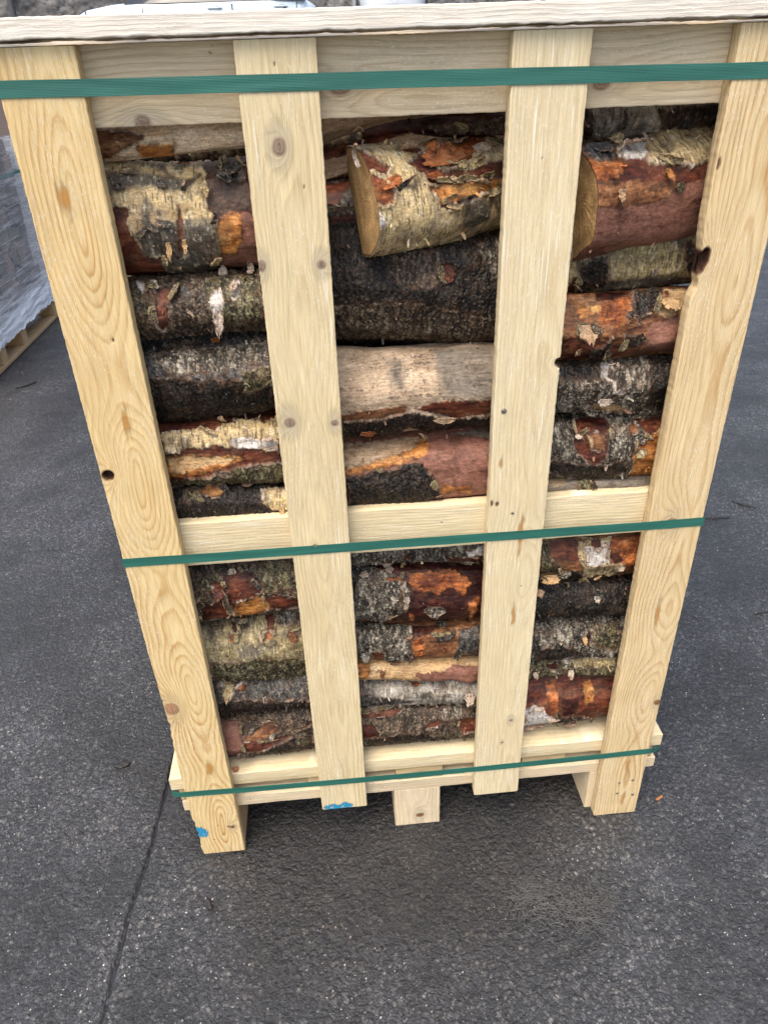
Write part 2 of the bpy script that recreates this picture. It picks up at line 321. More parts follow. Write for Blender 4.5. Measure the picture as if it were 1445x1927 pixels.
 ('M4',(0.322,0.1005,0.8653),(0.64,0.1117,0.8631),0.0665,0.0777,'P',(),[('N2',[(0.044,70),(0.162,74),(0.172,66),(0.16,50),(0.127,39),(0.09,31),(0.042,25)]),('O',[(0.042,27),(0.09,35),(0.137,46),(0.158,52),(0.173,70),(0.184,54),(0.175,40),(0.163,35),(0.126,30),(0.067,22),(0.043,17)]),('D',[(0.041,16),(0.094,23),(0.126,25),(0.153,30),(0.167,28),(0.184,7),(0.199,-24),(0.111,-36),(0.042,-33)]),('O',[(0.196,-20),(0.202,-7),(0.244,-11),(0.248,-22)]),('S2',[(0.222,70),(0.287,75),(0.281,52),(0.254,61)])]),
 ('M5',(0.322,0.0675,0.7315),(0.64,0.0749,0.7135),0.0315,0.0389,'DW',(),[('W',[(0.246,2),(0.273,21),(0.274,-11),(0.249,-42)]),('R',[(0.135,5),(0.145,-13),(0.148,-54),(0.14,-54)]),('R',[(0.213,-23),(0.276,-18),(0.28,-54),(0.221,-54)]),('W',[(0.101,-54),(0.114,-38),(0.115,-54),(0.102,-54)])]),
 ('M6',(0.322,0.0993,0.6272),(0.64,0.1021,0.5958),0.0683,0.0711,'K',(),[('DW',[(0.037,68),(0.076,66),(0.109,55),(0.13,48),(0.138,28),(0.141,-10),(0.115,-25),(0.097,-50),(0.045,-50)]),('O3',[(0.142,54),(0.185,56),(0.217,60),(0.248,46),(0.258,33),(0.242,15),(0.226,28),(0.211,29),(0.199,17),(0.18,23),(0.15,28),(0.14,40)]),('O3',[(0.252,2),(0.272,12),(0.274,-13),(0.266,-50)]),('W',[(0.131,28),(0.139,30),(0.141,-7),(0.137,-10),(0.134,12)]),('O3',[(0.098,46),(0.13,48),(0.129,44),(0.1,43)]),('O3',[(0.144,-18),(0.155,-22),(0.157,-46),(0.151,-46)])]),
 ('M7',(0.322,0.0888,0.5117),(0.64,0.0863,0.4836),0.0548,0.0523,'O2',(),[('DW',[(0.038,68),(0.086,70),(0.148,65),(0.153,49),(0.142,31),(0.153,-32),(0.108,-47),(0.098,-36),(0.093,1),(0.073,2),(0.072,-20),(0.061,-47),(0.045,-11)]),('K',[(0.152,64),(0.21,63),(0.186,47),(0.173,38),(0.147,40)]),('G',[(0.242,49),(0.278,58),(0.28,-20),(0.233,-6),(0.235,30)]),('G',[(0.186,40),(0.231,44),(0.226,28),(0.191,23)]),('R',[(0.073,-1),(0.095,-2),(0.099,-37),(0.079,-47)]),('O3',[(0.147,33),(0.169,40),(0.173,-20),(0.157,-25)])]),
 ('M8',(0.322,0.0604,0.4461),(0.64,0.0634,0.4207),0.0264,0.0294,'N',(),[('P',[(0.153,8),(0.214,29),(0.228,55),(0.278,47),(0.282,-45),(0.167,-45)]),('O2',[(0.081,19),(0.094,27),(0.095,-13),(0.084,-12)]),('O',[(0.041,69),(0.066,62),(0.061,-10),(0.043,-9)])]),
 ('M9',(0.322,0.0655,0.3882),(0.64,0.0702,0.3549),0.0295,0.0342,'W2',(),[('BS',[(0.164,26),(0.192,35),(0.191,-4),(0.163,-3)]),('G',[(0.042,30),(0.095,15),(0.161,-10),(0.047,-44)]),('O3',[(0.132,66),(0.165,67),(0.159,57),(0.141,57)])]),
 ('M10',(0.322,0.096,0.292),(0.64,0.078,0.274),0.066,0.048,'Db',(),[('R',[(0.041,52),(0.084,56),(0.131,61),(0.107,46),(0.06,40),(0.041,41)]),('N2',[(0.041,59),(0.129,63),(0.091,54),(0.041,52)]),('R',[(0.044,23),(0.065,24),(0.084,6),(0.077,-10),(0.044,-11)]),('R',[(0.171,16),(0.201,28),(0.206,17),(0.183,9)]),('R',[(0.244,26),(0.28,36),(0.283,-10),(0.259,-17),(0.245,2)]),('R',[(0.181,61),(0.214,67),(0.212,59),(0.185,56)]),('D',[(0.047,-15),(0.115,4),(0.167,1),(0.243,-41),(0.284,-33),(0.284,-40),(0.047,-40)]),('B',[(0.256,79),(0.285,83),(0.28,54),(0.262,62)]),('DW',[(0.202,47),(0.238,67),(0.257,57),(0.247,31),(0.213,27)])]),
 ('R0',(0.66,0.1207,1.3818),(0.94,0.1171,1.3868),0.0357,0.0321,'W2',(),[('D',[(0.157,0),(0.25,4),(0.256,-46),(0.168,-50)]),('D',[(0.05,12),(0.066,10),(0.077,-49),(0.068,-84)]),('G',[(0.106,8),(0.115,7),(0.119,-30),(0.115,-50)])]),
 ('R1',(0.705,0.0774,1.2731),(0.94,0.1329,1.2915),0.0762,0.0789,'P',((196,0.3),),[('R',[(-0.009,54),(0.037,55),(0.077,47),(0.087,36),(0.168,29),(0.175,17),(0.142,15),(0.113,14),(0.093,19),(0.053,21),(0.024,27),(-0.007,26)]),('O2',[(-0.008,28),(0.024,27),(0.094,22),(0.119,15),(0.11,5),(0.079,2),(0.039,1),(-0.003,4)]),('O3',[(-0.002,55),(0.037,55),(0.048,44),(0.034,30),(-0.004,29)]),('B',[(0.107,86),(0.215,98),(0.184,44),(0.172,28),(0.143,28),(0.103,37),(0.081,37),(0.082,51),(0.092,60)]),('W',[(0.051,59),(0.07,74),(0.103,81),(0.09,54),(0.073,47),(0.053,48)]),('G',[(0.001,66),(0.02,79),(0.054,88),(0.045,53),(0.029,48),(0.017,50),(0.008,50)]),('B',[(0.055,87),(0.071,78),(0.046,55)]),('O2',[(0.1,31),(0.111,28),(0.111,20),(0.104,21)])]),
 ('R2',(0.648,0.1254,1.1958),(0.94,0.1274,1.203),0.0634,0.0654,'B2',(),[('D',[(0.088,3),(0.116,3),(0.129,-44),(0.086,-60),(0.08,-16)]),('BS',[(0.128,-34),(0.163,-32),(0.196,-30),(0.257,-44),(0.269,-73),(0.167,-74),(0.095,-74)]),('W',[(0.059,42),(0.085,21),(0.085,7),(0.069,0),(0.057,12)]),('R',[(0.064,-46),(0.074,-22),(0.082,-49),(0.074,-74)]),('D',[(0.23,11),(0.243,14),(0.257,-44),(0.242,-29)])]),
 ('R3',(0.648,0.0811,1.0967),(0.94,0.084,1.0943),0.0511,0.054,'O2',(),[('R',[(0.046,-8),(0.088,1),(0.143,-24),(0.184,-39),(0.189,-60),(0.061,-69)]),('O3',[(0.11,57),(0.16,69),(0.157,43),(0.144,32),(0.137,14),(0.112,19),(0.102,38)]),('D',[(0.162,76),(0.21,84),(0.196,42),(0.186,31),(0.161,21),(0.147,32),(0.159,45)]),('N',[(0.212,84),(0.255,84),(0.239,50),(0.228,33),(0.215,22),(0.202,28),(0.194,33),(0.201,48)]),('R',[(0.213,77),(0.218,76),(0.213,52),(0.206,46)]),('D',[(0.143,-24),(0.145,0),(0.155,-4),(0.168,1),(0.177,-12),(0.169,-25),(0.148,-28)]),('D',[(0.092,-23),(0.113,-22),(0.128,-3),(0.128,-23),(0.131,-56),(0.106,-60)]),('P',[(0.177,-16),(0.179,15),(0.231,25),(0.243,-55),(0.189,-43)]),('O',[(0.076,55),(0.11,55),(0.106,40),(0.088,39),(0.092,31),(0.077,32)]),('M',[(0.067,16),(0.073,23),(0.09,22),(0.109,6),(0.093,-11),(0.075,-10)]),('K',[(0.11,89),(0.158,80),(0.131,63),(0.104,63)])]),
 ('R4',(0.648,0.0751,1.0069),(0.94,0.0854,0.9909),0.0411,0.0514,'DW',(),[('DW',[(0.083,25),(0.114,47),(0.179,54),(0.189,-13),(0.157,-22),(0.096,-37)]),('W',[(0.121,64),(0.133,69),(0.13,34),(0.146,27),(0.147,9),(0.158,13),(0.158,-3),(0.143,0),(0.137,25),(0.12,33)]),('W',[(0.144,68),(0.138,46),(0.135,51)]),('D',[(0.192,74),(0.248,81),(0.251,-66),(0.202,-41)]),('D',[(0.058,77),(0.122,70),(0.113,28),(0.094,27),(0.051,30)]),('N',[(0.109,-42),(0.127,-25),(0.156,-32),(0.186,-55),(0.16,-66)])]),
 ('R5',(0.648,0.0912,0.9014),(0.94,0.0916,0.8815),0.0602,0.0606,'DW',(),[('R',[(0.09,64),(0.105,74),(0.146,74),(0.148,55),(0.146,25),(0.143,-4),(0.132,-13),(0.118,-8),(0.095,10),(0.088,28)]),('O2',[(0.102,37),(0.118,43),(0.142,39),(0.141,10),(0.118,17)]),('R',[(0.193,63),(0.245,70),(0.235,44),(0.22,30),(0.205,35),(0.199,54)]),('R',[(0.185,-34),(0.185,8),(0.195,19),(0.205,17),(0.188,-7),(0.2,-53)]),('O',[(0.198,-53),(0.189,-2),(0.201,19),(0.238,48),(0.247,-56)]),('O2',[(0.176,50),(0.19,56),(0.198,50),(0.191,37),(0.179,39)]),('D',[(0.048,-1),(0.116,-13),(0.178,-6),(0.188,-34),(0.128,-50),(0.052,-25)])]),
 ('R5b',(0.648,0.0615,0.83),(0.94,0.0564,0.8177),0.0255,0.0204,'S2',(),[('M',[(0.103,55),(0.132,65),(0.136,-15),(0.107,-12)]),('N',[(0.054,75),(0.088,73),(0.082,46),(0.052,47)])]),
 ('R6',(0.648,0.1058,0.6765),(0.94,0.0939,0.6759),0.0758,0.0639,'O2',(),[('R',[(0.069,42),(0.123,41),(0.126,16),(0.117,4),(0.089,11),(0.07,19)]),('O3',[(0.18,41),(0.233,44),(0.23,-13),(0.21,-19),(0.188,5),(0.177,20)]),('B',[(0.123,41),(0.18,43),(0.178,5),(0.207,-3),(0.209,-22),(0.199,-50),(0.167,-31),(0.144,-52),(0.135,-4),(0.124,16)]),('W',[(0.133,28),(0.177,32),(0.177,3),(0.137,-2)]),('R',[(0.146,42),(0.165,43),(0.16,25),(0.151,27)]),('M',[(0.054,39),(0.071,40),(0.072,19),(0.092,3),(0.096,-20),(0.061,-33)]),('K',[(0.177,17),(0.194,16),(0.208,1),(0.189,-2)]),('D',[(0.096,-12),(0.13,-10),(0.144,-52),(0.111,-52)]),('N',[(0.06,-19),(0.085,-11),(0.097,-27),(0.1,-52),(0.066,-52)])]),
 ('R7',(0.648,0.0737,0.5837),(0.94,0.0881,0.563),0.0377,0.0521,'D',(),[]),
 ('R8',(0.648,0.0888,0.49),(0.94,0.0866,0.4655),0.0548,0.0526,'DW',(),[('K',[(0.153,24),(0.167,38),(0.167,3),(0.162,-4)]),('M',[(0.168,48),(0.222,52),(0.225,-13),(0.176,-4)]),('D',[(0.055,5),(0.111,10),(0.159,-11),(0.11,-38),(0.062,-32)])]),
 ('R9',(0.648,0.0707,0.4146),(0.94,0.0598,0.4057),0.0347,0.0238,'M',(),[('B2',[(0.132,56),(0.227,61),(0.225,21),(0.146,10)]),('K',[(0.085,7),(0.108,38),(0.112,-9)]),('W',[(0.121,55),(0.134,56),(0.129,12),(0.123,27)])]),
 ('R10',(0.648,0.108,0.304),(0.94,0.108,0.304),0.078,0.078,'R',(),[('W',[(0.045,12),(0.067,17),(0.086,11),(0.1,-5),(0.114,-9),(0.11,-40),(0.05,-41)]),('O3',[(0.095,54),(0.117,55),(0.118,4),(0.111,-12),(0.096,23)]),('O',[(0.176,49),(0.192,53),(0.192,17),(0.173,10)]),('K',[(0.127,25),(0.163,21),(0.156,-8),(0.129,-8)]),('D',[(0.115,10),(0.127,-7),(0.157,-11),(0.205,-27),(0.188,-41),(0.181,-40),(0.115,-40)])]),
]
PEELS = [
 ('L3',0.179,3.8,0.013,0.034,'W',180,0.1,1),
 ('L3',0.2074,53.1,0.01,0.022,'W',170,0.05,0.6),
 ('L3',0.1917,72.2,0.012,0.014,'W',0,0.012,0.7),
 ('L3',0.2294,70.0,0.008,0.018,'W',-10,0.012,0.7),
 ('L4',0.1667,67.1,0.012,0.012,'O3',180,0.05,1),
 ('L2',0.0832,74.4,0.014,0.012,'O2',180,0.03,1),
 ('L2',0.1572,76.2,0.014,0.012,'O2',180,0.03,1),
 ('L2',0.2148,67.4,0.03,0.034,'G',185,0.12,1),
 ('L2',0.1286,-13.7,0.006,0.022,'N',180,0.02,0.6),
 ('L2',0.1498,-11.3,0.005,0.02,'N',180,0.02,0.6),
 ('L2',0.1351,-36.3,0.008,0.012,'N2',180,0.02,0.8),
 ('M1',-0.0132,46.9,0.0055,0.034,'W',10,0.022,0.45),
 ('M1',0.0285,17.0,0.005,0.026,'D',-60,0.05,1),
 ('M1',0.1091,37.5,0.06,0.026,'O3',0,0.05,0.6),
 ('M1',0.1688,49.2,0.022,0.012,'W',-20,0.008,0.7),
 ('M1',0.0204,31.4,0.03,0.015,'O3',200,0.03,0.7),
 ('M1',0.0867,31.2,0.02,0.01,'O3',180,0.02,0.8),
 ('M2',0.2631,35.2,0.02,0.014,'DW',20,0.03,0.8),
 ('M2',0.2159,21.4,0.016,0.018,'R',180,0.04,0.9),
 ('M2',0.1445,0.7,0.018,0.012,'Db',160,0.03,0.8),
 ('R1',0.0747,69.4,0.022,0.022,'W',180,0.025,0.8),
 ('R1',0.1065,28.7,0.009,0.017,'O',180,0.03,1),
 ('R1',0.0338,17.5,0.01,0.016,'N2',170,0.04,1),
 ('R1',0.1216,13.2,0.014,0.012,'M',180,0.03,1),
 ('R1',0.0274,65.8,0.02,0.018,'G',180,0.03,0.8),
 ('R3',0.0868,18.3,0.026,0.03,'N2',180,0.03,0.8),
 ('R3',0.1563,10.7,0.018,0.012,'O2',20,0.03,0.8),
 ('R3',0.2166,53.7,0.026,0.026,'N',160,0.04,0.8),
 ('R3',0.0828,-30.2,0.014,0.01,'N2',90,0.012,0.8),
 ('R6',0.0757,-15.0,0.03,0.02,'N',180,0.01,0.6),
 ('R6',0.1578,26.4,0.012,0.008,'W',180,0.02,0.8),
 ('R6',0.2032,-7.5,0.012,0.01,'W',180,0.015,0.8),
 ('R7',0.0561,38.3,0.014,0.06,'N2',60,0.011,0.35),
 ('R7',0.1657,28.3,0.012,0.012,'W2',180,0.02,0.8),
 ('R8',0.1546,24.2,0.008,0.016,'N',180,0.02,0.8),
 ('R9',0.1374,10.8,0.011,0.018,'W',180,0.03,0.9),
 ('R9',0.064,10.0,0.008,0.014,'W',200,0.02,0.8),
 ('R8',0.2164,-17.4,0.01,0.012,'W2',180,0.012,0.7),
 ('R4',0.1295,-10.1,0.02,0.012,'W',180,0.03,0.8),
 ('M6',0.1902,-0.4,0.036,0.02,'DW',180,0.03,0.8),
 ('M7',0.2055,67.3,0.018,0.014,'DW',180,0.03,0.8),
 ('M6',0.1054,63.2,0.014,0.018,'W',180,0.02,0.8),
 ('M6',0.0609,45.3,0.014,0.012,'W',10,0.01,0.6),
 ('M7',0.0601,1.9,0.016,0.018,'W2',180,0.03,0.9),
 ('M9',0.2618,23.1,0.018,0.022,'W',180,0.04,0.9),
 ('M10',0.2216,66.8,0.006,0.03,'W2',180,0.006,0.8),
 ('M10',0.0672,60.2,0.02,0.008,'W',180,0.02,0.8),
 ('L9',0.0942,59.9,0.018,0.036,'B',180,0.12,1),
 ('L9',0.118,53.0,0.012,0.018,'O3',180,0.008,0.7),
 ('L9',0.0749,63.7,0.009,0.012,'W',180,0.02,0.8),
 ('L8',0.2196,39.2,0.015,0.022,'O2',170,0.03,0.8),
 ('L7',0.1251,22.5,0.02,0.02,'R',160,0.03,0.8),
 ('L7',0.1498,38.9,0.014,0.01,'W',0,0.02,0.8),
 ('L5',0.0885,-5.1,0.01,0.008,'N',180,0.01,0.8),
 ('L6',0.135,78.4,0.01,0.01,'O3',180,0.02,0.8),
 ('L6',0.2353,6.6,0.008,0.014,'N',180,0.02,0.8),
 ('M3',0.0846,-34.8,0.022,0.01,'O3',180,0.02,0.8),
 ('M3',0.2044,-18.7,0.03,0.01,'N2',180,0.03,0.8),
 ('M5',0.109,-54.3,0.015,0.016,'W',180,0.03,0.9),
 ('R5',0.0943,35.6,0.012,0.01,'W',180,0.01,0.7),
]

# ------------------------------------------------------------------ boards
def board(name, parent, origin, U, Vd, Wd, width, length, thick, mat, grain, knots=(), edge=None, pts=None, du=.0016, dv=.0022, back_coarse=True, marks=()):
    """a sawn board: U across its face, Vd along it, Wd into its depth. knots: (u, v, radius, kind)"""
    U, Vd, Wd = (np.array(x, float) for x in (U, Vd, Wd)); origin = np.array(origin, float)
    b = .0012
    nu = max(4, int(round((width - 2 * b) / du)))
    us = np.linspace(b, width - b, nu)
    sd = [(width - .0003, b * .3), (width, b), (width, thick * .35), (width, thick * .7), (width, thick - b), (width - b, thick),
          (width * .5, thick), (b, thick), (0, thick - b), (0, thick * .7), (0, thick * .35), (0, b), (.0003, b * .3)]
    cu = np.concatenate([us, [s[0] for s in sd]]); cw = np.concatenate([np.zeros(nu), [s[1] for s in sd]])
    nl = len(cu); nv = max(6, int(round(length / dv)))
    vs = np.concatenate([[0, .0004], np.linspace(b, length - b, nv), [length - .0004, length]])
    shrink = np.zeros(len(vs)); shrink[0] = shrink[-1] = b; shrink[1] = shrink[-2] = b * .35
    u = np.repeat(cu[None], len(vs), 0); w = np.repeat(cw[None], len(vs), 0); v = np.repeat(vs[:, None], nl, 1)
    G = dict(u0=width * .5, uw=.006, d=.02, dw=.012, slope=0, sp=.0036, seed=1, fv=2.2); G.update(grain)
    sd0 = G['seed']
    v1 = vs
    u0 = G['u0'] + G['uw'] * pn(v1 * G['fv'], 3.3, sd0) + G.get('ut', 0) * v1
    d = G['d'] + G['slope'] * (v1 - length / 2) + G['dw'] * (pn(v1 * G['fv'] * .8, 9.1, sd0 + 1) + .35 * pn(v1 * G['fv'] * 2.7, 1.7, sd0 + 2))
    if 'dp' in G:                                           # depth of the pith along the board: low = closed ovals, high = plain lines
        pv, pd = zip(*sorted(G['dp'])); kk = np.clip(np.searchsorted(pv, v1) - 1, 0, len(pv) - 2)
        tt = np.clip((v1 - np.array(pv)[kk]) / (np.array(pv)[kk + 1] - np.array(pv)[kk]), 0, 1); tt = .5 - .5 * np.cos(np.pi * tt)
        d = np.array(pd)[kk] * (1 - tt) + np.array(pd)[kk + 1] * tt + .0015 * pn(v1 * 14, 2.2, sd0 + 4)
    R = np.hypot(u - u0[:, None] + .0025 * pn(v * 9, u * 18, sd0 + 7), w + d[:, None])
    ph = R / G['sp']
    tint = np.zeros(u.shape + (4,))
    disp = .00022 * pn(u * 220, v * 30, sd0 + 5) + .00025 * pn(u * 30, v * 9, sd0 + 6)
    for kn in knots:
        ku, kv, kr, kind = kn[:4]; asp = kn[4] if len(kn) > 4 else 1.0; ang = kn[5] if len(kn) > 5 else 0.0
        a = u - ku; c = v - kv
        x = a * math.cos(ang) + c * math.sin(ang); y = (-a * math.sin(ang) + c * math.cos(ang)) / asp
        r = np.hypot(x, y) * (1 + .10 * pn(u * 90, v * 90, 77)); face = (w < .004) | (kind == 'hole')
        if kind in ('nail', 'dot', 'blue', 'resin'):
            pass
        else:
            q = np.exp(-((a / (kr * 2.1)) ** 2 + ((c - kr * .6) / (kr * 5.5)) ** 2))
            q2 = np.exp(-((a / (kr * 1.5)) ** 2 + (c / (kr * 2.0)) ** 2))
            ph = ph + (q * 3.4 * G.get('kf', 1.0) + q2 * 3.0) * kr / .012
        def lay(colr, mask):
            m = mask * face
            tint[..., :3] = tint[..., :3] * (1 - m[..., None]) + np.array(colr) * m[..., None]
            tint[..., 3] = np.maximum(tint[..., 3] * (1 - m), m) if False else 1 - (1 - tint[..., 3]) * (1 - m)
        rings = .82 + .25 * np.sin(r / kr * 15)
        if kind in ('grey', 'pink', 'brown', 'dark'):
            core = {'grey': (.30, .215, .15), 'pink': (.50, .27, .15), 'brown': (.27, .13, .055), 'dark': (.12, .045, .02)}[kind]
            halo = sstep(kr * 2.6, kr * 1.1, np.hypot(a, c * .55)) * (.55 if kind == 'grey' else .25)
            lay((.80, .70, .52), halo * .8)
            lay(np.array((.14, .06, .025)) if kind != 'grey' else np.array((.42, .30, .19)), sstep(kr * 1.22, kr * 1.05, r) * .9)
            m = sstep(kr * 1.05, kr * .9, r) * .92
            cc = np.array(core)[None, None] * rings[..., None]
            mm = (m * face)[..., None]
            tint[..., :3] = tint[..., :3] * (1 - mm) + cc * mm; tint[..., 3] = 1 - (1 - tint[..., 3]) * (1 - mm[..., 0])
            lay((.06, .03, .015), sstep(.0011, .0003, np.abs(x + .0006 * pn(v * 300, 1.1, 5))) * (r < kr * .7) * .6)
            disp = disp + .0005 * sstep(kr, kr * .6, r)
        elif kind == 'hole':
            m = sstep(kr * 1.06, kr * .9, r)
            lay((.10, .035, .015), sstep(kr * 1.25, kr * 1.0, r))
            lay((.022, .010, .006), m * (.75 + .25 * pn(u * 400, v * 150, 3)))
            disp = disp - np.where(w < .004, .013 * sstep(kr * 1.05, kr * .62, r), 0)
        elif kind == 'dot':
            lay((.10, .05, .025), sstep(kr, kr * .6, r) * .9); disp = disp - .0012 * sstep(kr, kr * .5, r) * (w < .004)
        elif kind == 'resin':
            lay((.50, .22, .035), sstep(kr, kr * .3, r * (1 + .5 * pn(u * 200, v * 60, 8))) * .85)
        elif kind == 'blue':
            lay((.025, .25, .42), sstep(.25, .5, sstep(kr * 1.25, kr * .55, r * (1 + .35 * pn(u * 70, v * 60, 15))) - .8 * np.clip(fbm(u * 190, v * 130, 12, 3) * 1.6 + .12, 0, 1)))
    ph = ph + .35 * pn(u * 45, v * 5, sd0 + 8)
    ee = .0005 * pn(vs * 160, 5.5, sd0 + 11) + .0004 * pn(vs * 30, 2.2, sd0 + 12)
    eL = np.maximum(0, ee + .0003); eR = np.maximum(0, .0005 * pn(vs * 140, 8.5, sd0 + 13) + .0003)
    if edge is not None:
        a, c = edge(vs); eL = eL + a; eR = eR + c
    mid = width / 2
    wgt = np.clip((mid - u) / mid, 0, 1); wgt2 = np.clip((u - mid) / mid, 0, 1)
    uu = u + shrink[:, None] * np.sign(mid - u) * (np.abs(mid - u) / mid)
    near = sstep(.03, .0, u); near2 = sstep(.03, .0, width - u)
    uu = uu + eL[:, None] * near - eR[:, None] * near2
    ww = w + np.where(w < .004, -disp, 0) + shrink[:, None] * np.where(w < thick / 2, 1, -1) * 0
    pos = origin + uu[..., None] * U + v[..., None] * Vd + ww[..., None] * Wd
    if pts is not None: pos = pts(pos, u, v, w)
    q = grid_quads(len(vs), nl, True)
    V = pos.reshape(-1, 3); n0 = len(V)
    # end faces: a fan from the centre
    cen = np.stack([pos[0].mean(0), pos[-1].mean(0)]); V = np.concatenate([V, cen])
    j = np.arange(nl); j2 = (j + 1) % nl
    t1 = np.stack([np.full(nl, n0), j2, j], -1); t2 = np.stack([np.full(nl, n0 + 1), (len(vs) - 1) * nl + j, (len(vs) - 1) * nl + j2], -1)
    guv = np.concatenate([np.stack([u, v, w], -1).reshape(-1, 3) + sd0 * 1.37, np.zeros((2, 3))])
    A = {'phase': ('FLOAT', np.concatenate([ph.ravel(), [1, 1]])),
         'tint': ('FLOAT_COLOR', np.concatenate([tint.reshape(-1, 4), np.zeros((2, 4))])),
         'guv': ('FLOAT_VECTOR', guv)}
    return np_mesh(name, V, q, mat, parent, A, True, np.concatenate([t1, t2]), closed=True)
def nail(parent, p, n, r=.004, mat=None):
    """a driven nail head: a shallow domed disc"""
    n = np.array(n, float); a = np.cross(n, (.3, .5, .8)); a /= np.linalg.norm(a); c = np.cross(n, a)
    th = np.arange(14) * 2 * np.pi / 14; rings = [(1.0, -.0006), (1.0, .0002), (.85, .0007), (.45, .0009)]
    v = np.concatenate([np.array(p) + n * h + r * s * (np.cos(th)[:, None] * a + np.sin(th)[:, None] * c) for s, h in rings])
    m = MB(); m.add(v, grid_quads(4, 14, True)); m.add([np.array(p) + n * .001] + list(v[-14:]), None, [[0, 1 + (k + 1) % 14, 1 + k] for k in range(14)])
    return m.build('nail_head', mat or M_NAIL, parent)

BX = [0.0, .2704, .5937, .8675]; BW = .0949; TOP = 1.4765; BT = .022; DEPTH = .95
crate = empty('firewood_crate', (.48, DEPTH / 2, 0), 'tall pale pine slatted pallet crate packed with birch firewood in the middle', 'crate')
AX = (np.array((1., 0, 0)), np.array((0, 0, 1.)), np.array((0, 1., 0)))
def wane(vs):
    a = .0035 * sstep(.62, .40, vs) * sstep(.22, .40, vs) * (1 + .6 * pn(vs * 60, .4, 4)) + .0015 * sstep(.02, 0, np.abs(vs - .40))
    a = a + .0045 * sstep(.125, .10, vs) * (1 + .5 * pn(vs * 90, 3.4, 4))
    return a, 0 * vs
def notch3(vs):
    d = np.clip(.0085 ** 2 - (vs - 1.0685) ** 2, 0, None) ** .5
    return 0 * vs, d
def edge4(vs):
    d = .006 * np.exp(-((vs - 1.17) / .012) ** 2) + .0045 * np.exp(-((vs - 1.205) / .03) ** 2)
    return d, 0 * vs
b1 = board('upright_board', crate, (BX[0], 0, 0), *AX, BW, TOP, BT, P_AMBER, dict(seed=11, u0=.056, uw=.010, sp=.0068, fv=2.6, dp=[(1.48,.030),(1.30,.002),(1.09,.046),(.915,.001),(.73,.048),(.62,.036),(.49,.006),(.34,.034),(.27,.040),(.09,.002),(0,.018)]),
      [(.0108, .9346, .0085, 'hole'), (.0152, .4408, .0125, 'pink'), (.0639, 1.1398, .0022, 'dot', 1.8), (.079, .0834, .006, 'brown', .7), (.006, .0734, .019, 'blue', 1.2),
       (.045, 1.318, .011, 'resin', 2.2), (.056, 1.02, .007, 'resin', 4), (.060, .27, .008, 'resin', 3.2), (.05, .091, .002, 'dot'), (.055, .058, .0018, 'dot', .6), (.035, .045, .002, 'dot', .6)], edge=wane)
b2 = board('upright_board', crate, (BX[1], 0, .110), *AX, BW, TOP - .110, BT, P_PALE, dict(seed=23, u0=.052, uw=.010, sp=.0046, kf=.8, fv=1.6, dp=[(1.37,.036),(1.15,.034),(1.02,.029),(.92,.035),(.86,.030),(.66,.024),(.52,.033),(.36,.025),(.2,.029),(0,.034)]),
      [(.0413, 1.3666 - .11, .0085, 'grey', 1.25), (.0823, 1.2253 - .11, .0062, 'grey'), (.0035, 1.2272 - .11, .006, 'grey', 1.3), (.0185, 1.0018 - .11, .0085, 'grey', .9), (.0847, .9971 - .11, .006, 'grey', .8),
       (.0375, .7806 - .11, .0035, 'brown'), (.052, .757 - .11, .0013, 'dot'), (.045, 1.452 - .11, .0012, 'dot', 2), (.068, 1.32 - .11, .0014, 'dot', 2.5), (.022, .005, .024, 'blue', .45), (.048, .007, .016, 'blue', .6)])
b3 = board('upright_board', crate, (BX[2], 0, .1105), *AX, BW, TOP - .1105, BT, P_CREAM, dict(seed=37, u0=.068, uw=.012, sp=.0050, fv=1.6, dp=[(1.37,.042),(1.15,.040),(.9,.033),(.72,.038),(.58,.020),(.45,.032),(.15,.036),(0,.03)]),
      [(.0665, .3297 - .11, .0042, 'grey', .8), (.0515, .2688 - .11, .0024, 'brown'), (.0159, .911 - .11, .0035, 'resin', 4.0), (.0131, .834 - .11, .004, 'dot', 1.4), (.004, .836 - .11, .003, 'dot', 2.4),
       (.056, .77 - .11, .006, 'resin', 9.0), (.055, .60 - .11, .005, 'resin', 6.0), (.045, 1.34 - .11, .0012, 'dot'), (.0649, .6637 - .11, .0016, 'dot')], edge=lambda vs: notch3(vs + .1105))
b4 = board('upright_board', crate, (BX[3], 0, 0), *AX, BW, TOP, BT, P_WARM, dict(seed=52, u0=.066, uw=.010, sp=.0058, fv=2.0, dp=[(1.48,.04),(1.32,.032),(1.18,.024),(1.04,.034),(.86,.030),(.70,.036),(.585,.022),(.48,.036),(.36,.018),(.25,.034),(.12,.022),(0,.026)]),
      [(.0030, 1.2027, .0090, 'hole', 2.0, -.35), (.0406, .7718, .0092, 'brown', 1.05), (.0891, .3435, .0068, 'brown', 1.0), (.060, .05, .006, 'resin', 5.5), (.055, .16, .007, 'resin', 3), (.05, .575, .006, 'resin', 7),
       (.09, 1.33, .006, 'resin', 7), (.004, 1.325, .003, 'dot', 3)], edge=edge4)
for b, (u, v, r) in [(b3, (.0153, .9982, .0042)), (b3, (.0395, .8162, .0026)), (b3, (.052, .2688, .002)), (b2, (.0395, .779, .0024)),
                     (b4, (.0442, .1064, .0026)), (b4, (.0729, .1110, .0032)), (b4, (.0444, .0710, .0028)), (b4, (.0803, .0622, .0034)), (b1, (.070, .088, .0024))]:
    x0 = BX[[b1, b2, b3, b4].index(b)]
    nail(b, (x0 + u, -.0008, v), (0, -1, 0), r)
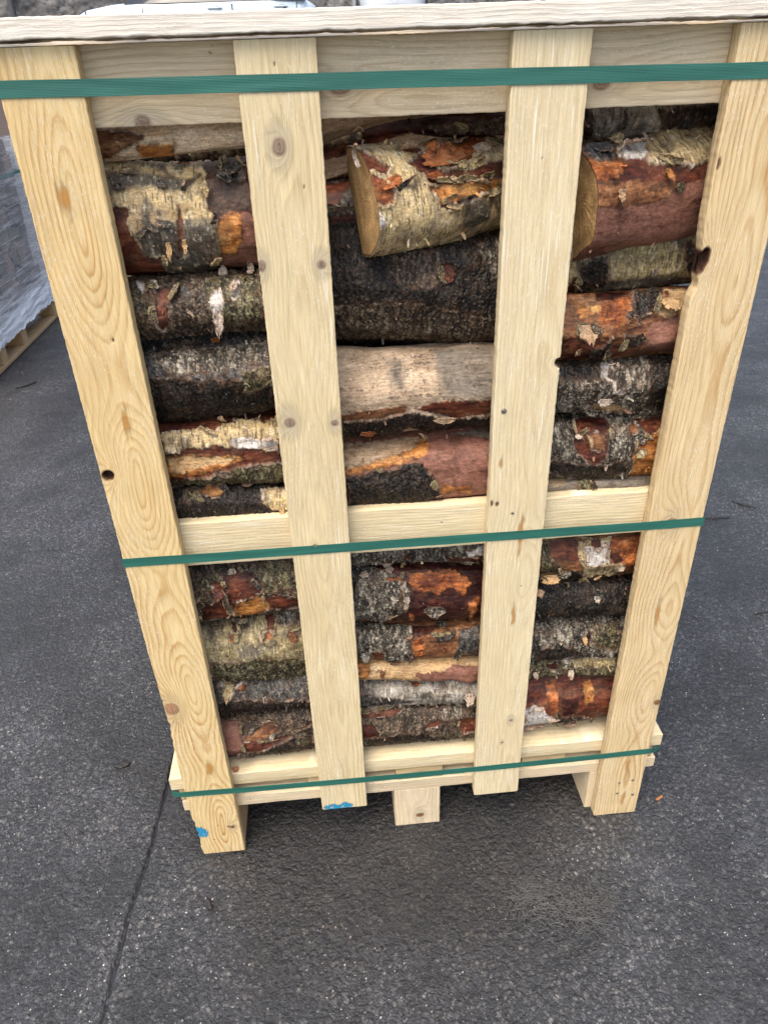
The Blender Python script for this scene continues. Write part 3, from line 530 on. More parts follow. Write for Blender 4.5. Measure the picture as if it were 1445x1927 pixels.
# rails behind the uprights
def hboard(name, x0, x1, z0, z1, y0, th, mat, grain, knots=(), edge=None, du=.0022, dv=.003, parent=crate):
    return board(name, parent, (x0, y0, z0), (0, 0, 1), (1, 0, 0), (0, 1, 0), z1 - z0, x1 - x0, th, mat, grain, knots, edge, du=du, dv=dv)
hboard('cross_rail', .0005, .9624, 1.3925, 1.4782, .0222, .021, P_GREY, dict(seed=61, u0=.03, d=.006, dw=.014, uw=.02, sp=.0075, fv=3.0),
       [(.034, .390, .0095, 'grey', 1.4), (.028, .712, .0095, 'grey', 1.2), (.004, .150, .009, 'grey', 1.1), (.080, .243, .0022, 'dot', .6), (.074, .2415, .0012, 'dot')])
hboard('cross_rail', .0005, .9624, .7425, .828, .0222, .021, P_CREAM, dict(seed=72, u0=-.02, d=.03, dw=.006, uw=.006, sp=.0055),
       [(.05, .52, .0012, 'dot', .5), (.045, .70, .0012, 'dot', .5)], edge=lambda vs: (.0008 * pn(vs * 14, 1, 3) + .0008, .0012 + .0016 * pn(vs * 9, 4, 5)))
LIDF = board('lid_board', crate, (-.075, -.012, 1.4815), (0, 0, 1), (1, 0, 0), (0, 1, 0), .0225, 1.11, .10, P_LID, dict(seed=81, u0=-.03, d=.03, dw=.004, uw=.004, sp=.004), [],
      edge=lambda vs: (.0006 + .0020 * np.clip(pn(vs * 11, 2, 9), 0, 1) + .0010 * pn(vs * 45, 2, 10) * (pn(vs * 6, 7, 2) > 0), 0 * vs), du=.0011, dv=.0022)
for k, y in enumerate((.20, .38, .56, .74, .862)):
    board('lid_board', crate, (-.075, y, 1.5035), (0, 1, 0), (1, 0, 0), (0, 0, -1), .10, 1.11, .021, P_LID, dict(seed=90 + k, d=.03), du=.006, dv=.01)
for x in (.0, .44, .865):
    board('lid_batten', crate, (x, .0445, 1.4605), (1, 0, 0), (0, 1, 0), (0, 0, -1), .09, .86, .02, P_GREY, dict(seed=int(95 + x * 10)), du=.006, dv=.01)
# pallet deck under the load
XD0, XD1 = -.033, .9985
DK = board('deck_board', crate, (XD0, .0222, .1865), (0, 0, 1), (1, 0, 0), (0, 1, 0), .0365, XD1 - XD0, .125, P_CREAM, dict(seed=101, u0=-.03, d=.03, dw=.005, sp=.0065), [(.01, .2, .0012, 'dot', .5)],
      edge=lambda vs: (.0006 + .0006 * pn(vs * 20, 1, 3), .0012 + .0014 * pn(vs * 7, 4, 5) + .001 * pn(vs * 30, 4, 6)), du=.002, dv=.003)
for k, y in enumerate((.20, .37, .54, .71, .815)):
    board('deck_board', crate, (XD0, y, .2225), (0, 1, 0), (1, 0, 0), (0, 0, -1), .11, XD1 - XD0, .036, P_CREAM, dict(seed=110 + k, d=.03), du=.006, dv=.01)
for k, (x0, x1) in enumerate(((-.02, .075), (.245, .335), (.43, .53), (.70, .795), (.885, .985))):
    board('cross_bearer', crate, (x0, .0255 + .003 * (k % 2), .1855), (1, 0, 0), (0, 1, 0), (0, 0, -1), x1 - x0, .90, .0335, P_WARM, dict(seed=120 + k, d=.02), du=.004, dv=.006)
board('base_board', crate, (-.018, .0228, .1185), (0, 0, 1), (1, 0, 0), (0, 1, 0), .0315, 1.012, .10, P_GREY, dict(seed=131, u0=-.03, d=.03, dw=.006, sp=.006), [(.018, .14, .0022, 'dot'), (.016, .42, .0014, 'dot')],
      edge=lambda vs: (.0012 + .002 * pn(vs * 8, 1, 3) - 0 * vs, 0 * vs), du=.002, dv=.003)
for y in (.42, .83): board('base_board', crate, (-.018, y, .150), (0, 1, 0), (1, 0, 0), (0, 0, -1), .10, 1.012, .0315, P_GREY, dict(seed=133, d=.03), du=.006, dv=.01)
for x0, x1 in ((.004, .094), (.425, .5245), (.853, .958)):
    board('skid', crate, (x0, .0229, .0005), (1, 0, 0), (0, 0, 1), (0, 1, 0), x1 - x0, .1175, .905, P_OLD if x0 < .2 else P_GREY, dict(seed=int(140 + x0 * 10), u0=.045, d=-.055 if .3 < x0 < .6 else .02, dw=.004, sp=.0045), 
          [(.055, .03, .008, 'brown', .8)] if .3 < x0 < .6 else [(.03, .06, .004, 'brown')], du=.002, dv=.003)
# sides and back, the same boards at a coarser cut
for x, s in ((.0004, -1), (.9626, 1)):
    for y0 in (.06, .44, .83):
        board('upright_board', crate, (x, y0, .225), (0, 1, 0), (0, 0, 1), (-s, 0, 0), BW, TOP - .225, .021, P_AMBER if s < 0 else P_WARM, dict(seed=int(150 + y0 * 9 + s), d=.014, sp=.0052), [(.03, .6, .008, 'grey'), (.07, .2, .006, 'brown')], du=.004, dv=.006)
    for z0 in (.7425, 1.3925):
        board('cross_rail', crate, (x - s * .0213, .045, z0 + .0003), (0, 0, 1), (0, 1, 0), (-s, 0, 0), .085, .86, .020, P_GREY, dict(seed=int(160 + z0 * 9 + s), d=.02), du=.006, dv=.01)
for k, x0 in enumerate(BX):
    board('upright_board', crate, (x0, DEPTH, .12), (1, 0, 0), (0, 0, 1), (0, -1, 0), BW, TOP - .12, BT, P_PALE, dict(seed=170 + k, d=.02, sp=.0052), du=.006, dv=.01)
for z0 in (.7425, 1.3925):
    board('cross_rail', crate, (.0005, DEPTH - .0222, z0), (0, 0, 1), (1, 0, 0), (0, -1, 0), .085, .9619, .0205, P_GREY, dict(seed=int(180 + z0 * 9), d=.02), du=.006, dv=.01)

# ------------------------------------------------------------------ straps
def make_strap_mat():
    k = NT('green_strapping'); a = k.attr('guv').outputs['Vector']
    sx = k.new('ShaderNodeSeparateXYZ'); k.link(a, sx.inputs[0])
    p = k.math('SINE', k.math('MULTIPLY', k.math('ADD', sx.outputs[0], sx.outputs[1]), 2000)); q = k.math('SINE', k.math('MULTIPLY', k.math('SUBTRACT', sx.outputs[0], sx.outputs[1]), 2000))
    h = k.math('MULTIPLY', p, q)
    n = k.noise(k.mapping(a, (6, 60, 1)), 1.0, 4)
    col = k.mix(k.mapr(n, .3, .7, 0, 1), (.016, .100, .074), (.028, .145, .108))
    col = k.mix(k.mapr(h, .2, 1, 0, .13), col, (.07, .22, .18))
    k.link(col, k.p.inputs['Base Color']); k.p.inputs['Roughness'].default_value = .42
    k.bump(h, .3, .0005)
    return k.m
M_STRAP = make_strap_mat()
def strap(path, zf, width, label, thick=.0008):
    """a flat band round the crate: path in plan (closed), height zf(s, x, y)"""
    P = []
    n = len(path)
    for i in range(n):
        a = np.array(path[i], float); b = np.array(path[(i + 1) % n], float); m = max(2, int(np.linalg.norm(b - a) / .012))
        for t in range(m): P.append(a + (b - a) * t / m)
    P = np.array(P); N = len(P)
    tn = np.roll(P, -1, 0) - np.roll(P, 1, 0); tn /= np.linalg.norm(tn, axis=1)[:, None]
    nr = np.stack([tn[:, 1], -tn[:, 0]], -1)                    # outwards for a counter-clockwise path
    s = np.concatenate([[0], np.cumsum(np.linalg.norm(np.diff(P, axis=0), axis=1))])
    z = np.array([zf(x, y) for x, y in P]) + .0008 * pn(s * 6, 1.5, 3)
    prof = [(-.5, 0), (-.25, 0), (0, 0), (.25, 0), (.5, 0), (.5, 1), (.25, 1), (0, 1), (-.25, 1), (-.5, 1)]
    V = []; G = []
    for h, o in prof:
        off = (1.0 - o) * thick + .0004 * pn(s * 12, h * 2 + 3, 8)
        V.append(np.stack([P[:, 0] + nr[:, 0] * off, P[:, 1] + nr[:, 1] * off, z + h * width], -1)); G.append(np.stack([s, np.full(N, h * width), 0 * s], -1))
    V = np.stack(V, 1); G = np.stack(G, 1)
    q = grid_quads(N, len(prof), True); last = (N - 1) * len(prof)
    j = np.arange(len(prof)); j2 = (j + 1) % len(prof)
    q = np.concatenate([q, np.stack([last + j, last + j2, j2, j], -1)])[:, ::-1]
    o = np_mesh('strap', V.reshape(-1, 3), q, M_STRAP, None, {'guv': ('FLOAT_VECTOR', G.reshape(-1, 3))}, False)
    _fix_normals(o.data)
    return tag(o, label, 'strap', 'green bands round the crate')
xl, xr = -.0010, .9642
PT = [(-.0012, -.0006), (.9636, -.0006), (xr, .0006), (xr, DEPTH), (.9636, DEPTH + .001), (-.001, DEPTH + .001), (xl, DEPTH), (xl, .0006)]
strap(PT, lambda x, y: 1.4362 - (.009 * (x - .0) / .96 if y < .02 else .005), .0178, 'wide green strap across the top rail, just under the lid')
strap(PT, lambda x, y: .7745 - .0035 * x, .0165, 'green strap crossing the middle rail halfway up the crate')
PB = [(-.002, -.0008), (.9640, -.0008), (XD1 + .001, .026), (XD1 + .001, .92), (.964, DEPTH + .001), (-.001, DEPTH + .001), (XD0 - .001, .92), (XD0 - .001, .024)]
strap(PB, lambda x, y: .2005 - .006 * math.sin(max(0, min(1, x / .96)) * math.pi) - .024 * max(0, min(1, max(-x - .002, x - .964) / .03)), .0150, 'lowest green strap, pulled round the pallet deck')

# ------------------------------------------------------------------ birch logs
def dashes(u, s, cu, cs, ln, wd, seed, prob):
    """short dark strokes running round the stem (lenticels)"""
    x = u / cu; y = s / cs
    i = np.floor(x).astype(np.int64); j = np.floor(y).astype(np.int64); m = np.zeros(u.shape)
    for di in (-1, 0, 1):
        for dj in (-1, 0, 1):
            h = _hash(i + di, j + dj, seed)
            on = _RC[h] < prob
            dx = np.abs((x - (i + di + .1 + .8 * _RA[h])) * cu + .0004 * pn(s * 300, u * 20, seed))
            L = ln * (.35 + .9 * _RC[(h * 7 + 3) & 4095])
            dy = np.abs((y - (j + dj + .15 + .7 * _RB[h])) * cs)
            m = np.maximum(m, on * sstep(wd * 1.5, wd * .5, dx) * sstep(L * .5 + .001, L * .5 - .001, dy))
    return m
PAL = {  # three colours, roughness
 'B': ((.60, .44, .21), (.47, .35, .19), (.70, .57, .34), .5), 'B2': ((.31, .245, .115), (.165, .14, .092), (.50, .405, .22), .55),
 'BS': ((.115, .100, .074), (.055, .048, .038), (.27, .225, .14), .55), 'X': ((.080, .046, .030), (.042, .025, .018), (.125, .078, .054), .5), 'S3': ((.105, .092, .078), (.06, .053, .046), (.21, .18, .15), .65),
 'W': ((.66, .60, .53), (.52, .46, .39), (.78, .74, .70), .5), 'W2': ((.36, .32, .255), (.21, .185, .145), (.50, .45, .38), .55),
 'D': ((.014, .0108, .0084), (.030, .021, .0145), (.0085, .007, .006), .5), 'DW': ((.088, .072, .052), (.030, .0235, .017), (.19, .162, .115), .6),
 'Db': ((.090, .060, .037), (.038, .025, .016), (.15, .105, .066), .58), 'G': ((.075, .069, .062), (.040, .036, .032), (.11, .10, .09), .6),
 'M': ((.105, .085, .036), (.045, .038, .021), (.19, .16, .08), .62), 'R': ((.135, .034, .016), (.050, .013, .009), (.21, .076, .034), .5),
 'P': ((.235, .105, .070), (.165, .070, .049), (.30, .148, .104), .5), 'K': ((.038, .009, .007), (.020, .006, .005), (.075, .017, .010), .34),
 'O': ((.52, .205, .048), (.26, .080, .020), (.64, .35, .12), .5), 'O2': ((.25, .105, .043), (.12, .044, .018), (.37, .19, .088), .5),
 'O3': ((.37, .110, .028), (.16, .038, .014), (.50, .20, .072), .5), 'N': ((.56, .36, .17), (.44, .24, .10), (.66, .48, .29), .55),
 'N2': ((.44, .30, .18), (.30, .18, .095), (.56, .43, .29), .58), 'N3': ((.78, .60, .40), (.50, .31, .16), (.82, .70, .54), .55), 'S': ((.47, .345, .225), (.32, .225, .145), (.60, .47, .34), .65), 'S2': ((.20, .165, .125), (.095, .08, .064), (.34, .28, .21), .65)}
HIGH = {'BS': .0018, 'X': .0003, 'S3': -.0008, 'B': .0019, 'B2': .0022, 'W': .0017, 'W2': .0020, 'D': .0034, 'DW': .0030, 'Db': .0028, 'G': .0026, 'M': .0026, 'R': 0, 'P': -.0002, 'K': -.0004, 'O': .0004, 'O2': .0003, 'O3': .0008, 'N': -.0008, 'N2': -.0008, 'N3': -.0008, 'S': -.0008, 'S2': -.0006}
PAPER = {'B', 'B2', 'W', 'W2', 'BS'}; WOODY = {'N', 'N2', 'N3', 'S', 'S2', 'S3'}; CORK = {'D', 'DW', 'Db', 'G', 'M'}
def layer(t, u, s, seed):
    c0, c1, c2, rough = PAL[t]
    c0, c1, c2 = (np.array(c) for c in (c0, c1, c2))
    h = np.full(u.shape, HIGH[t]); ro = np.full(u.shape, rough)
    if t in PAPER:
        a = fbm(u * 28, s * 22, seed, 4); b = fbm(u * 90, s * 60, seed + 3, 3); st = fbm(u * 420, s * 30, seed + 5, 3)
        col = mixc(np.broadcast_to(c0, u.shape + (3,)), c1, sstep(-.1, .45, a + .35 * b)); col = mixc(col, c2, sstep(.05, .5, b - .4 * a))
        col = col * (1 + .22 * st)[..., None]
        gr = sstep(.22, .5, fbm(u * 34, s * 26, seed + 9, 4)); col = mixc(col, np.array((.145, .132, .110)), gr * (.5 if t in ('B', 'W') else .75))
        fis = sstep(.40, .85, 1 - np.abs(fbm(u * 75, s * 12, seed + 15, 3)) * 3.6); wst = sstep(-.05, .35, fbm(u * 16, s * 16, seed + 16, 3))
        dk = sstep(-.02, .26, fbm(u * 55, s * 26, seed + 17, 5, .62) + .25 * a) * (.30 + .6 * wst)
        col = mixc(col, np.array((.105, .088, .066)), dk * (.75 if t != 'W' else .3)); col = mixc(col, np.array((.05, .034, .022)), fis * wst * (.7 if t != 'W' else .3))
        wht = sstep(.20, .42, fbm(u * 120, s * 46, seed + 18, 4, .6) - .3 * dk); col = mixc(col, np.array((.68, .58, .42)), wht * .6)
        d = dashes(u, s, .0058, .017, .013, .0007, seed + 1, .55 if t != 'W' else .35); d2 = dashes(u, s, .004, .009, .004, .0005, seed + 2, .35)
        col = mixc(col, np.array((.055, .036, .022)), np.maximum(d * .9, d2 * .6))
        fl = sstep(.42, .56, fbm(u * 260, s * 170, seed + 11, 2)); col = mixc(col, np.array((.70, .62, .48)), fl * .5)
        sp = sstep(.45, .6, fbm(u * 330, s * 240, seed + 13, 2)); col = mixc(col, np.array((.05, .04, .03)), sp * .65)
        h = h + .0006 * a - .0005 * d + .00035 * fl + .0003 * st - .0006 * fis * wst + .0004 * wht - .0003 * dk
    elif t in CORK:
        a = fbm(u * 24, s * 26, seed, 4); b = fbm(u * 80, s * 70, seed + 3, 5, .62); c = fbm(u * 270, s * 230, seed + 4, 3, .6)
        wx = u + .006 * b; wy = s + .006 * a
        ck = sstep(.45, .95, 1 - np.abs(fbm(wx * 90, wy * 26, seed + 6, 4, .6)) * 3.4)     # furrows round the stem
        rid = 1 - np.abs(fbm(wx * 70, wy * 60, seed + 7, 4, .6)) * 2.6                      # torn, ridged plates
        pl = fbm(wx * 46, wy * 60, seed + 8, 5, .66); stepd = np.floor(pl * 5) / 5 - pl      # flaking in thin steps
        col = mixc(np.broadcast_to(c0, u.shape + (3,)), c1, sstep(-.15, .3, a + .6 * b)); col = mixc(col, c2, sstep(.0, .4, c + .7 * b))
        col = mixc(col, np.array((.10, .050, .026)) * (.6 if t == 'D' else 1), sstep(.12, .42, fbm(u * 34, s * 38, seed + 10, 4, .6)) * (.75 if t in ('D', 'Db') else .4))
        light = np.array({'D': (.16, .122, .082), 'DW': (.48, .42, .32), 'Db': (.29, .225, .15), 'G': (.23, .21, .175), 'M': (.33, .29, .17)}[t])
        flk = sstep(.10, .34, c + .5 * b + .25 * a - .3 * ck); edge = sstep(.06, .16, stepd + .10) * sstep(-.05, .25, c + .4 * b)
        spk = sstep(.30, .42, fbm(u * 420, s * 380, seed + 12, 2) + .35 * b)
        col = mixc(col, light, flk * (.30 if t == 'D' else .5 if t == 'Db' else .62)); col = mixc(col, light * 1.2, spk * (.35 if t == 'D' else .6)); col = mixc(col, light * .9, edge * .35)
        pal = sstep(.02, .26, fbm(u * 44, s * 20, seed + 14, 5, .62)) * {'D': .10, 'DW': .62, 'Db': .42, 'G': .30, 'M': .35}[t]; col = mixc(col, light * (1.0 + .5 * c)[..., None], pal)
        vs_ = sstep(.05, .30, fbm(u * 230, s * 24, seed + 15, 3, .6)); col = col * (1 - .42 * vs_)[..., None]
        col = mixc(col, np.array((.009, .0075, .006)), ck * .85); col = mixc(col, np.array((.010, .008, .0065)), sstep(.35, -.2, rid) * .55)
        rg = {'D': .9, 'DW': .7, 'Db': .7, 'G': .35, 'M': .6}[t]
        h = h + rg * (.0009 * b + .0011 * c + .0007 * (rid - .4) - .0012 * ck + .006 * stepd + .0005 * spk)
        ro = ro - .24 * sstep(.05, .35, c - .4 * a)
    else:
        wood = t in WOODY; fx, fs = (10, 190) if wood else (22, 90)
        a = fbm(u * 18, s * 34, seed, 4); st = fbm(u * fx, s * fs, seed + 3, 4); c = fbm(u * 170, s * 200, seed + 4, 3)
        k = .45 if wood or t == 'P' else .8
        col = mixc(np.broadcast_to(c0, u.shape + (3,)), c1, sstep(-.05, .5, k * a + .6 * st)); col = mixc(col, c2, sstep(.05, .5, .5 * st - k * a))
        col = col * (1 + .25 * st + .18 * c)[..., None]
        if t in ('O', 'O2', 'O3', 'R', 'K', 'X'):
            b = fbm(u * 95, s * 80, seed + 6, 3)
            col = mixc(col, c1 * .45, sstep(.25, .5, b + .4 * c) * .8)
            f1, f2, cid = worley(u * 70 + 1.2 * b, s * 110 + 1.2 * a, seed + 8); fl = {'O': .5, 'O2': .6, 'O3': 1.0, 'R': .35, 'K': .2, 'X': .5}[t]
            col = col * (1 + fl * .6 * (cid - .5))[..., None]
            sk = sstep(.0, .3, fbm(u * 26, s * 120, seed + 9, 5, .62) + .3 * a); col = mixc(col, c1 * .55, sk * .55); lt = sstep(.12, .36, fbm(u * 70, s * 90, seed + 10, 4, .6) - .3 * a); col = mixc(col, c2 * 1.1 + np.array((.03, .02, .01)), lt * .45)
            h = h + fl * (.0012 * (cid - .5) + .0006 * b)
        if t in ('S', 'S2', 'S3'):
            col = mixc(col, np.array((.055, .045, .036)), sstep(.28, .5, c + .55 * st + .35 * a) * .75)
        if t in ('N', 'N2', 'N3'):
            col = mixc(col, np.array((.14, .07, .03)), sstep(.36, .55, c + .3 * st) * .6)
        h = h + .0005 * st + .0002 * c
    return np.clip(col, .004, .9), ro, h
def poly_sd(x, y, poly):
    P = np.array(poly, float); d = np.full(x.shape, 9.0); ins = np.zeros(x.shape, bool)
    for i in range(len(P)):
        a = P[i]; b = P[(i + 1) % len(P)]; e = b - a; L = e @ e + 1e-12
        t = np.clip(((x - a[0]) * e[0] + (y - a[1]) * e[1]) / L, 0, 1)
        d = np.minimum(d, np.hypot(x - a[0] - t * e[0], y - a[1] - t * e[1]))
        c = (a[1] > y) != (b[1] > y)
        ins ^= c & (x < (b[0] - a[0]) * (y - a[1]) / (b[1] - a[1] + 1e-12) + a[0])
    return np.where(ins, -d, d)
def log_frame(A, B):
    A = np.array(A, float); B = np.array(B, float); a = B - A; L = np.linalg.norm(a); a /= L
    up = np.array((0, 0, 1.)) - a * a[2]; up /= np.linalg.norm(up); fr = np.cross(up, a)
    if fr[1] > 0: fr = -fr
    return A, a, up, fr, L
SURF = {}
def make_log(id, A, B, r0, r1, base, cuts, pats, label, step=.0013, arc=(-105, 135), group='birch firewood logs in the crate', flakes=True):
    seed = sum(ord(ch) * 31 ** k for k, ch in enumerate(id)) % 900
    A, a, up, fr, L = log_frame(A, B); rm = (r0 + r1) / 2
    nx = int(L / step); us = np.linspace(0, L, nx)
    nt = int(math.radians(arc[1] - arc[0]) * rm / step)
    th = np.concatenate([np.linspace(arc[0], arc[1], nt), np.linspace(arc[1], arc[0] + 360, 16)[1:-1]])
    u, T = np.meshgrid(us, np.radians(th), indexing='ij')
    r = r0 + (r1 - r0) * u / L
    s = T * rm
    cx, cy = np.cos(T), np.sin(T)
    r = r * (1 + .07 * pn(u * 8, 2 * cx + 5, seed) + .065 * pn(cx * 1.6 + 9, cy * 1.6 + u * 3, seed + 1) + .02 * pn(u * 26, 4 * cx + 3, seed + 2))
    fr_ = np.random.RandomState(seed + 5)
    for k in range(0 if id in ('M1', 'R1') else 3):          # uneven stems: soft facets and a knot or two
        ang = math.radians(fr_.uniform(-60, 110)); dd = fr_.uniform(.84, .96) * rm / np.maximum(np.cos(T - ang), .25); e = .006
        r = np.where(r - dd > -e, np.minimum(r, dd + e * np.tanh((r - dd) / (2.5 * e))), r)
        ku, kt = fr_.uniform(.05, L - .03), math.radians(fr_.uniform(-50, 70)); kd = np.hypot(u - ku, (T - kt) * rm)
        r = r + fr_.uniform(-.004, .0055) * np.exp(-(kd / .014) ** 2)
    flat = np.zeros(u.shape)
    for ang, d in cuts:
        dd = d * rm / np.maximum(np.cos(T - math.radians(ang)), 1e-3)
        dd = np.where(np.cos(T - math.radians(ang)) > 1e-3, dd, 9)
        flat = np.maximum(flat, (dd < r) * 1.0); r = np.minimum(r, dd)
    col, ro, h = layer(base, u, s, seed)
    hi = base in PAPER or base in CORK
    wob = fbm(u * 55, s * 45, seed + 21, 4); wob2 = fbm(u * 210, s * 60, seed + 22, 3)
    rim_all = np.zeros(u.shape)
    for k, (t, poly) in enumerate(pats):
        P = [(p[0], math.radians(p[1]) * rm) for p in poly]
        sd = poly_sd(u + .0022 * wob, s + .0022 * fbm(u * 60, s * 60, seed + 25 + k, 3), P)
        sd = sd + .0020 * wob2 + .0060 * fbm(u * 105, s * 48, seed + 30 + k, 5, .66) + .0030 * fbm(u * 30, s * 34, seed + 31 + k, 2)
        tb = t in PAPER or t in CORK
        wd = .0005 if tb != hi else .0016
        if (t in PAPER and base in PAPER and t == 'BS') or (id == 'L2' and t == 'BS') or (t in WOODY and base in WOODY): wd = .012 if t in WOODY else .0050; tb = None
        m = sstep(wd, -wd, sd)
        c2, r2, h2 = layer(t, u, s, seed + 40 + 13 * k)
        col = mixc(col, c2, m); ro = ro + (r2 - ro) * m; h = h + (h2 - h) * m
        prox = np.exp(-(sd / .0055) ** 2); dn = sstep(-.12, .25, fbm(u * 75, s * 70, seed + 45 + k, 4, .6))
        dirt = np.array((.060, .028, .015)) if tb is False else np.array((.115, .058, .030))
        col = mixc(col, dirt, prox * dn * (.62 if tb is not None else .1))
        prob = sstep(-.05, .35, fbm(u * 60, s * 60, seed + 50 + k, 2))
        if tb and t != 'G':
            rim = np.exp(-((sd + .0010) / .0013) ** 2) * (sd < .0004) * prob; lip = np.exp(-((sd + .003) / .0035) ** 2) * (sd < 0)
            col = mixc(col, np.array((.66, .55, .45)) if t in PAPER else np.array((.34, .25, .19)), rim * (.8 if t in PAPER else .55)); h = h + .0015 * lip * prob
        elif hi and tb is False:
            rim = np.exp(-((sd - .0010) / .0013) ** 2) * (sd > -.0004) * prob; lip = np.exp(-((sd - .003) / .0035) ** 2) * (sd > 0)
            col = mixc(col, np.array((.50, .38, .30)), rim * .75); h = h + .0015 * lip * prob
            col = mixc(col, np.array((.03, .012, .008)), np.exp(-((sd + .001) / .0009) ** 2) * .5)
    wk = .35 if base in WOODY else 1.0
    rs = wk * (.25 if base == 'D' else .6 if base == 'P' else 1.0) * sstep(-.02, .32, fbm(u * 30, s * 34, seed + 63, 5, .64)) * .42; col = mixc(col, np.array((.105, .058, .032)), rs * sstep(-.2, .2, fbm(u * 12, s * 14, seed + 64, 2)))
    gm = sstep(.0, .36, fbm(u * 20, s * 26, seed + 61, 5, .6)) * .55 + sstep(.1, .36, fbm(u * 90, s * 70, seed + 62, 4, .6)) * .40
    gm = gm * (.72 if base in PAPER else 1.0) * (1 - .75 * sstep(.34, .55, col.mean(-1)))
    col = mixc(col, col * np.array((.30, .235, .18)), np.clip(gm * (.5 + .5 * wk), 0, .85))
    if cuts:
        c2, r2, h2 = layer('N2', u, s, seed + 99); col = mixc(col, c2, flat); ro = ro + (r2 - ro) * flat; h = h * (1 - flat) + h2 * flat
    rr = r - .0025 + h * 1.45
    ax = A + u[..., None] * a + (.007 * pn(us * 5, 3.1, seed))[:, None, None] * up + (.006 * pn(us * 5, 8.1, seed))[:, None, None] * fr
    pos = ax + rr[..., None] * (cx[..., None] * fr + cy[..., None] * up)
    n = len(th)
    V = [pos.reshape(-1, 3)]; C = [np.concatenate([col, ro[..., None]], -1).reshape(-1, 4)]; Q = [grid_quads(nx, n, True)]; base_n = nx * n
    # sawn ends
    for e, i in ((0, 0), (1, nx - 1)):
        cen = pos[i].mean(0); prev = i * n + np.arange(n)
        for f in (.965, .93, .75, .5, .25, .004):
            p = cen + (pos[i] - cen) * f + (a if e else -a) * (.0006 * pn(th * .12, f * 20, seed))[:, None]
            cc = np.array((.10, .035, .018)) if f > .95 else np.array((.60, .365, .155)) * (.85 + .25 * pn(th * .05, f * 30, seed + 3))[:, None] * (.9 + .2 * math.sin(f * 40))
            V.append(p); C.append(np.concatenate([np.broadcast_to(cc, (n, 3)), np.full((n, 1), .7)], 1))
            cur = base_n + np.arange(n); base_n += n
            q = np.stack([prev, np.roll(prev, -1), np.roll(cur, -1), cur], -1)
            Q.append(q if e else q[:, ::-1]); prev = cur
    if flakes:                                              # tiny loose scales of bark standing off the surface
        rg = np.random.RandomState(seed); F = 280 if hi else 90
        fi = rg.randint(3, nx - 4, F); fj = rg.randint(3, nt - 4, F)
        for i, j in zip(fi, fj):
            p = pos[i, j]; nn = cx[i, j] * fr + cy[i, j] * up; ts = -cy[i, j] * fr + cx[i, j] * up
            ang = rg.rand() * 6.28; w = .0010 + .0038 * rg.rand() ** 3; ln = w * (1 + 1.6 * rg.rand())
            e1 = a * math.cos(ang) + ts * math.sin(ang); e2 = -a * math.sin(ang) + ts * math.cos(ang)
            lift = .25 + .9 * rg.rand()
            g = []
            for y in (0, .5, 1.0):
                for x in (-.5, 0, .5):
                    g.append(p - nn * .0004 + e1 * w * x * (1 - .45 * y + .3 * rg.randn()) + e2 * ln * y + nn * (ln * lift * y * y + .0005 * rg.randn()))
            V.append(np.array(g)); cc = col[i, j] * (.8 + 1.0 * rg.rand()) + .03 * rg.rand() + np.array((.16, .10, .06)) * (rg.rand() < .22)
            C.append(np.tile(np.r_[np.clip(cc, 0, .8), .55], (9, 1))); Q.append(grid_quads(3, 3, False, base_n)); base_n += 9
    SURF[id] = (A, a, up, fr, L, r0, r1)
    o = np_mesh('firewood_log', np.concatenate(V), np.concatenate(Q), M_BARK, None, {'Col': ('FLOAT_COLOR', np.concatenate(C))}, closed=True)
    return tag(o, label, 'log', group)
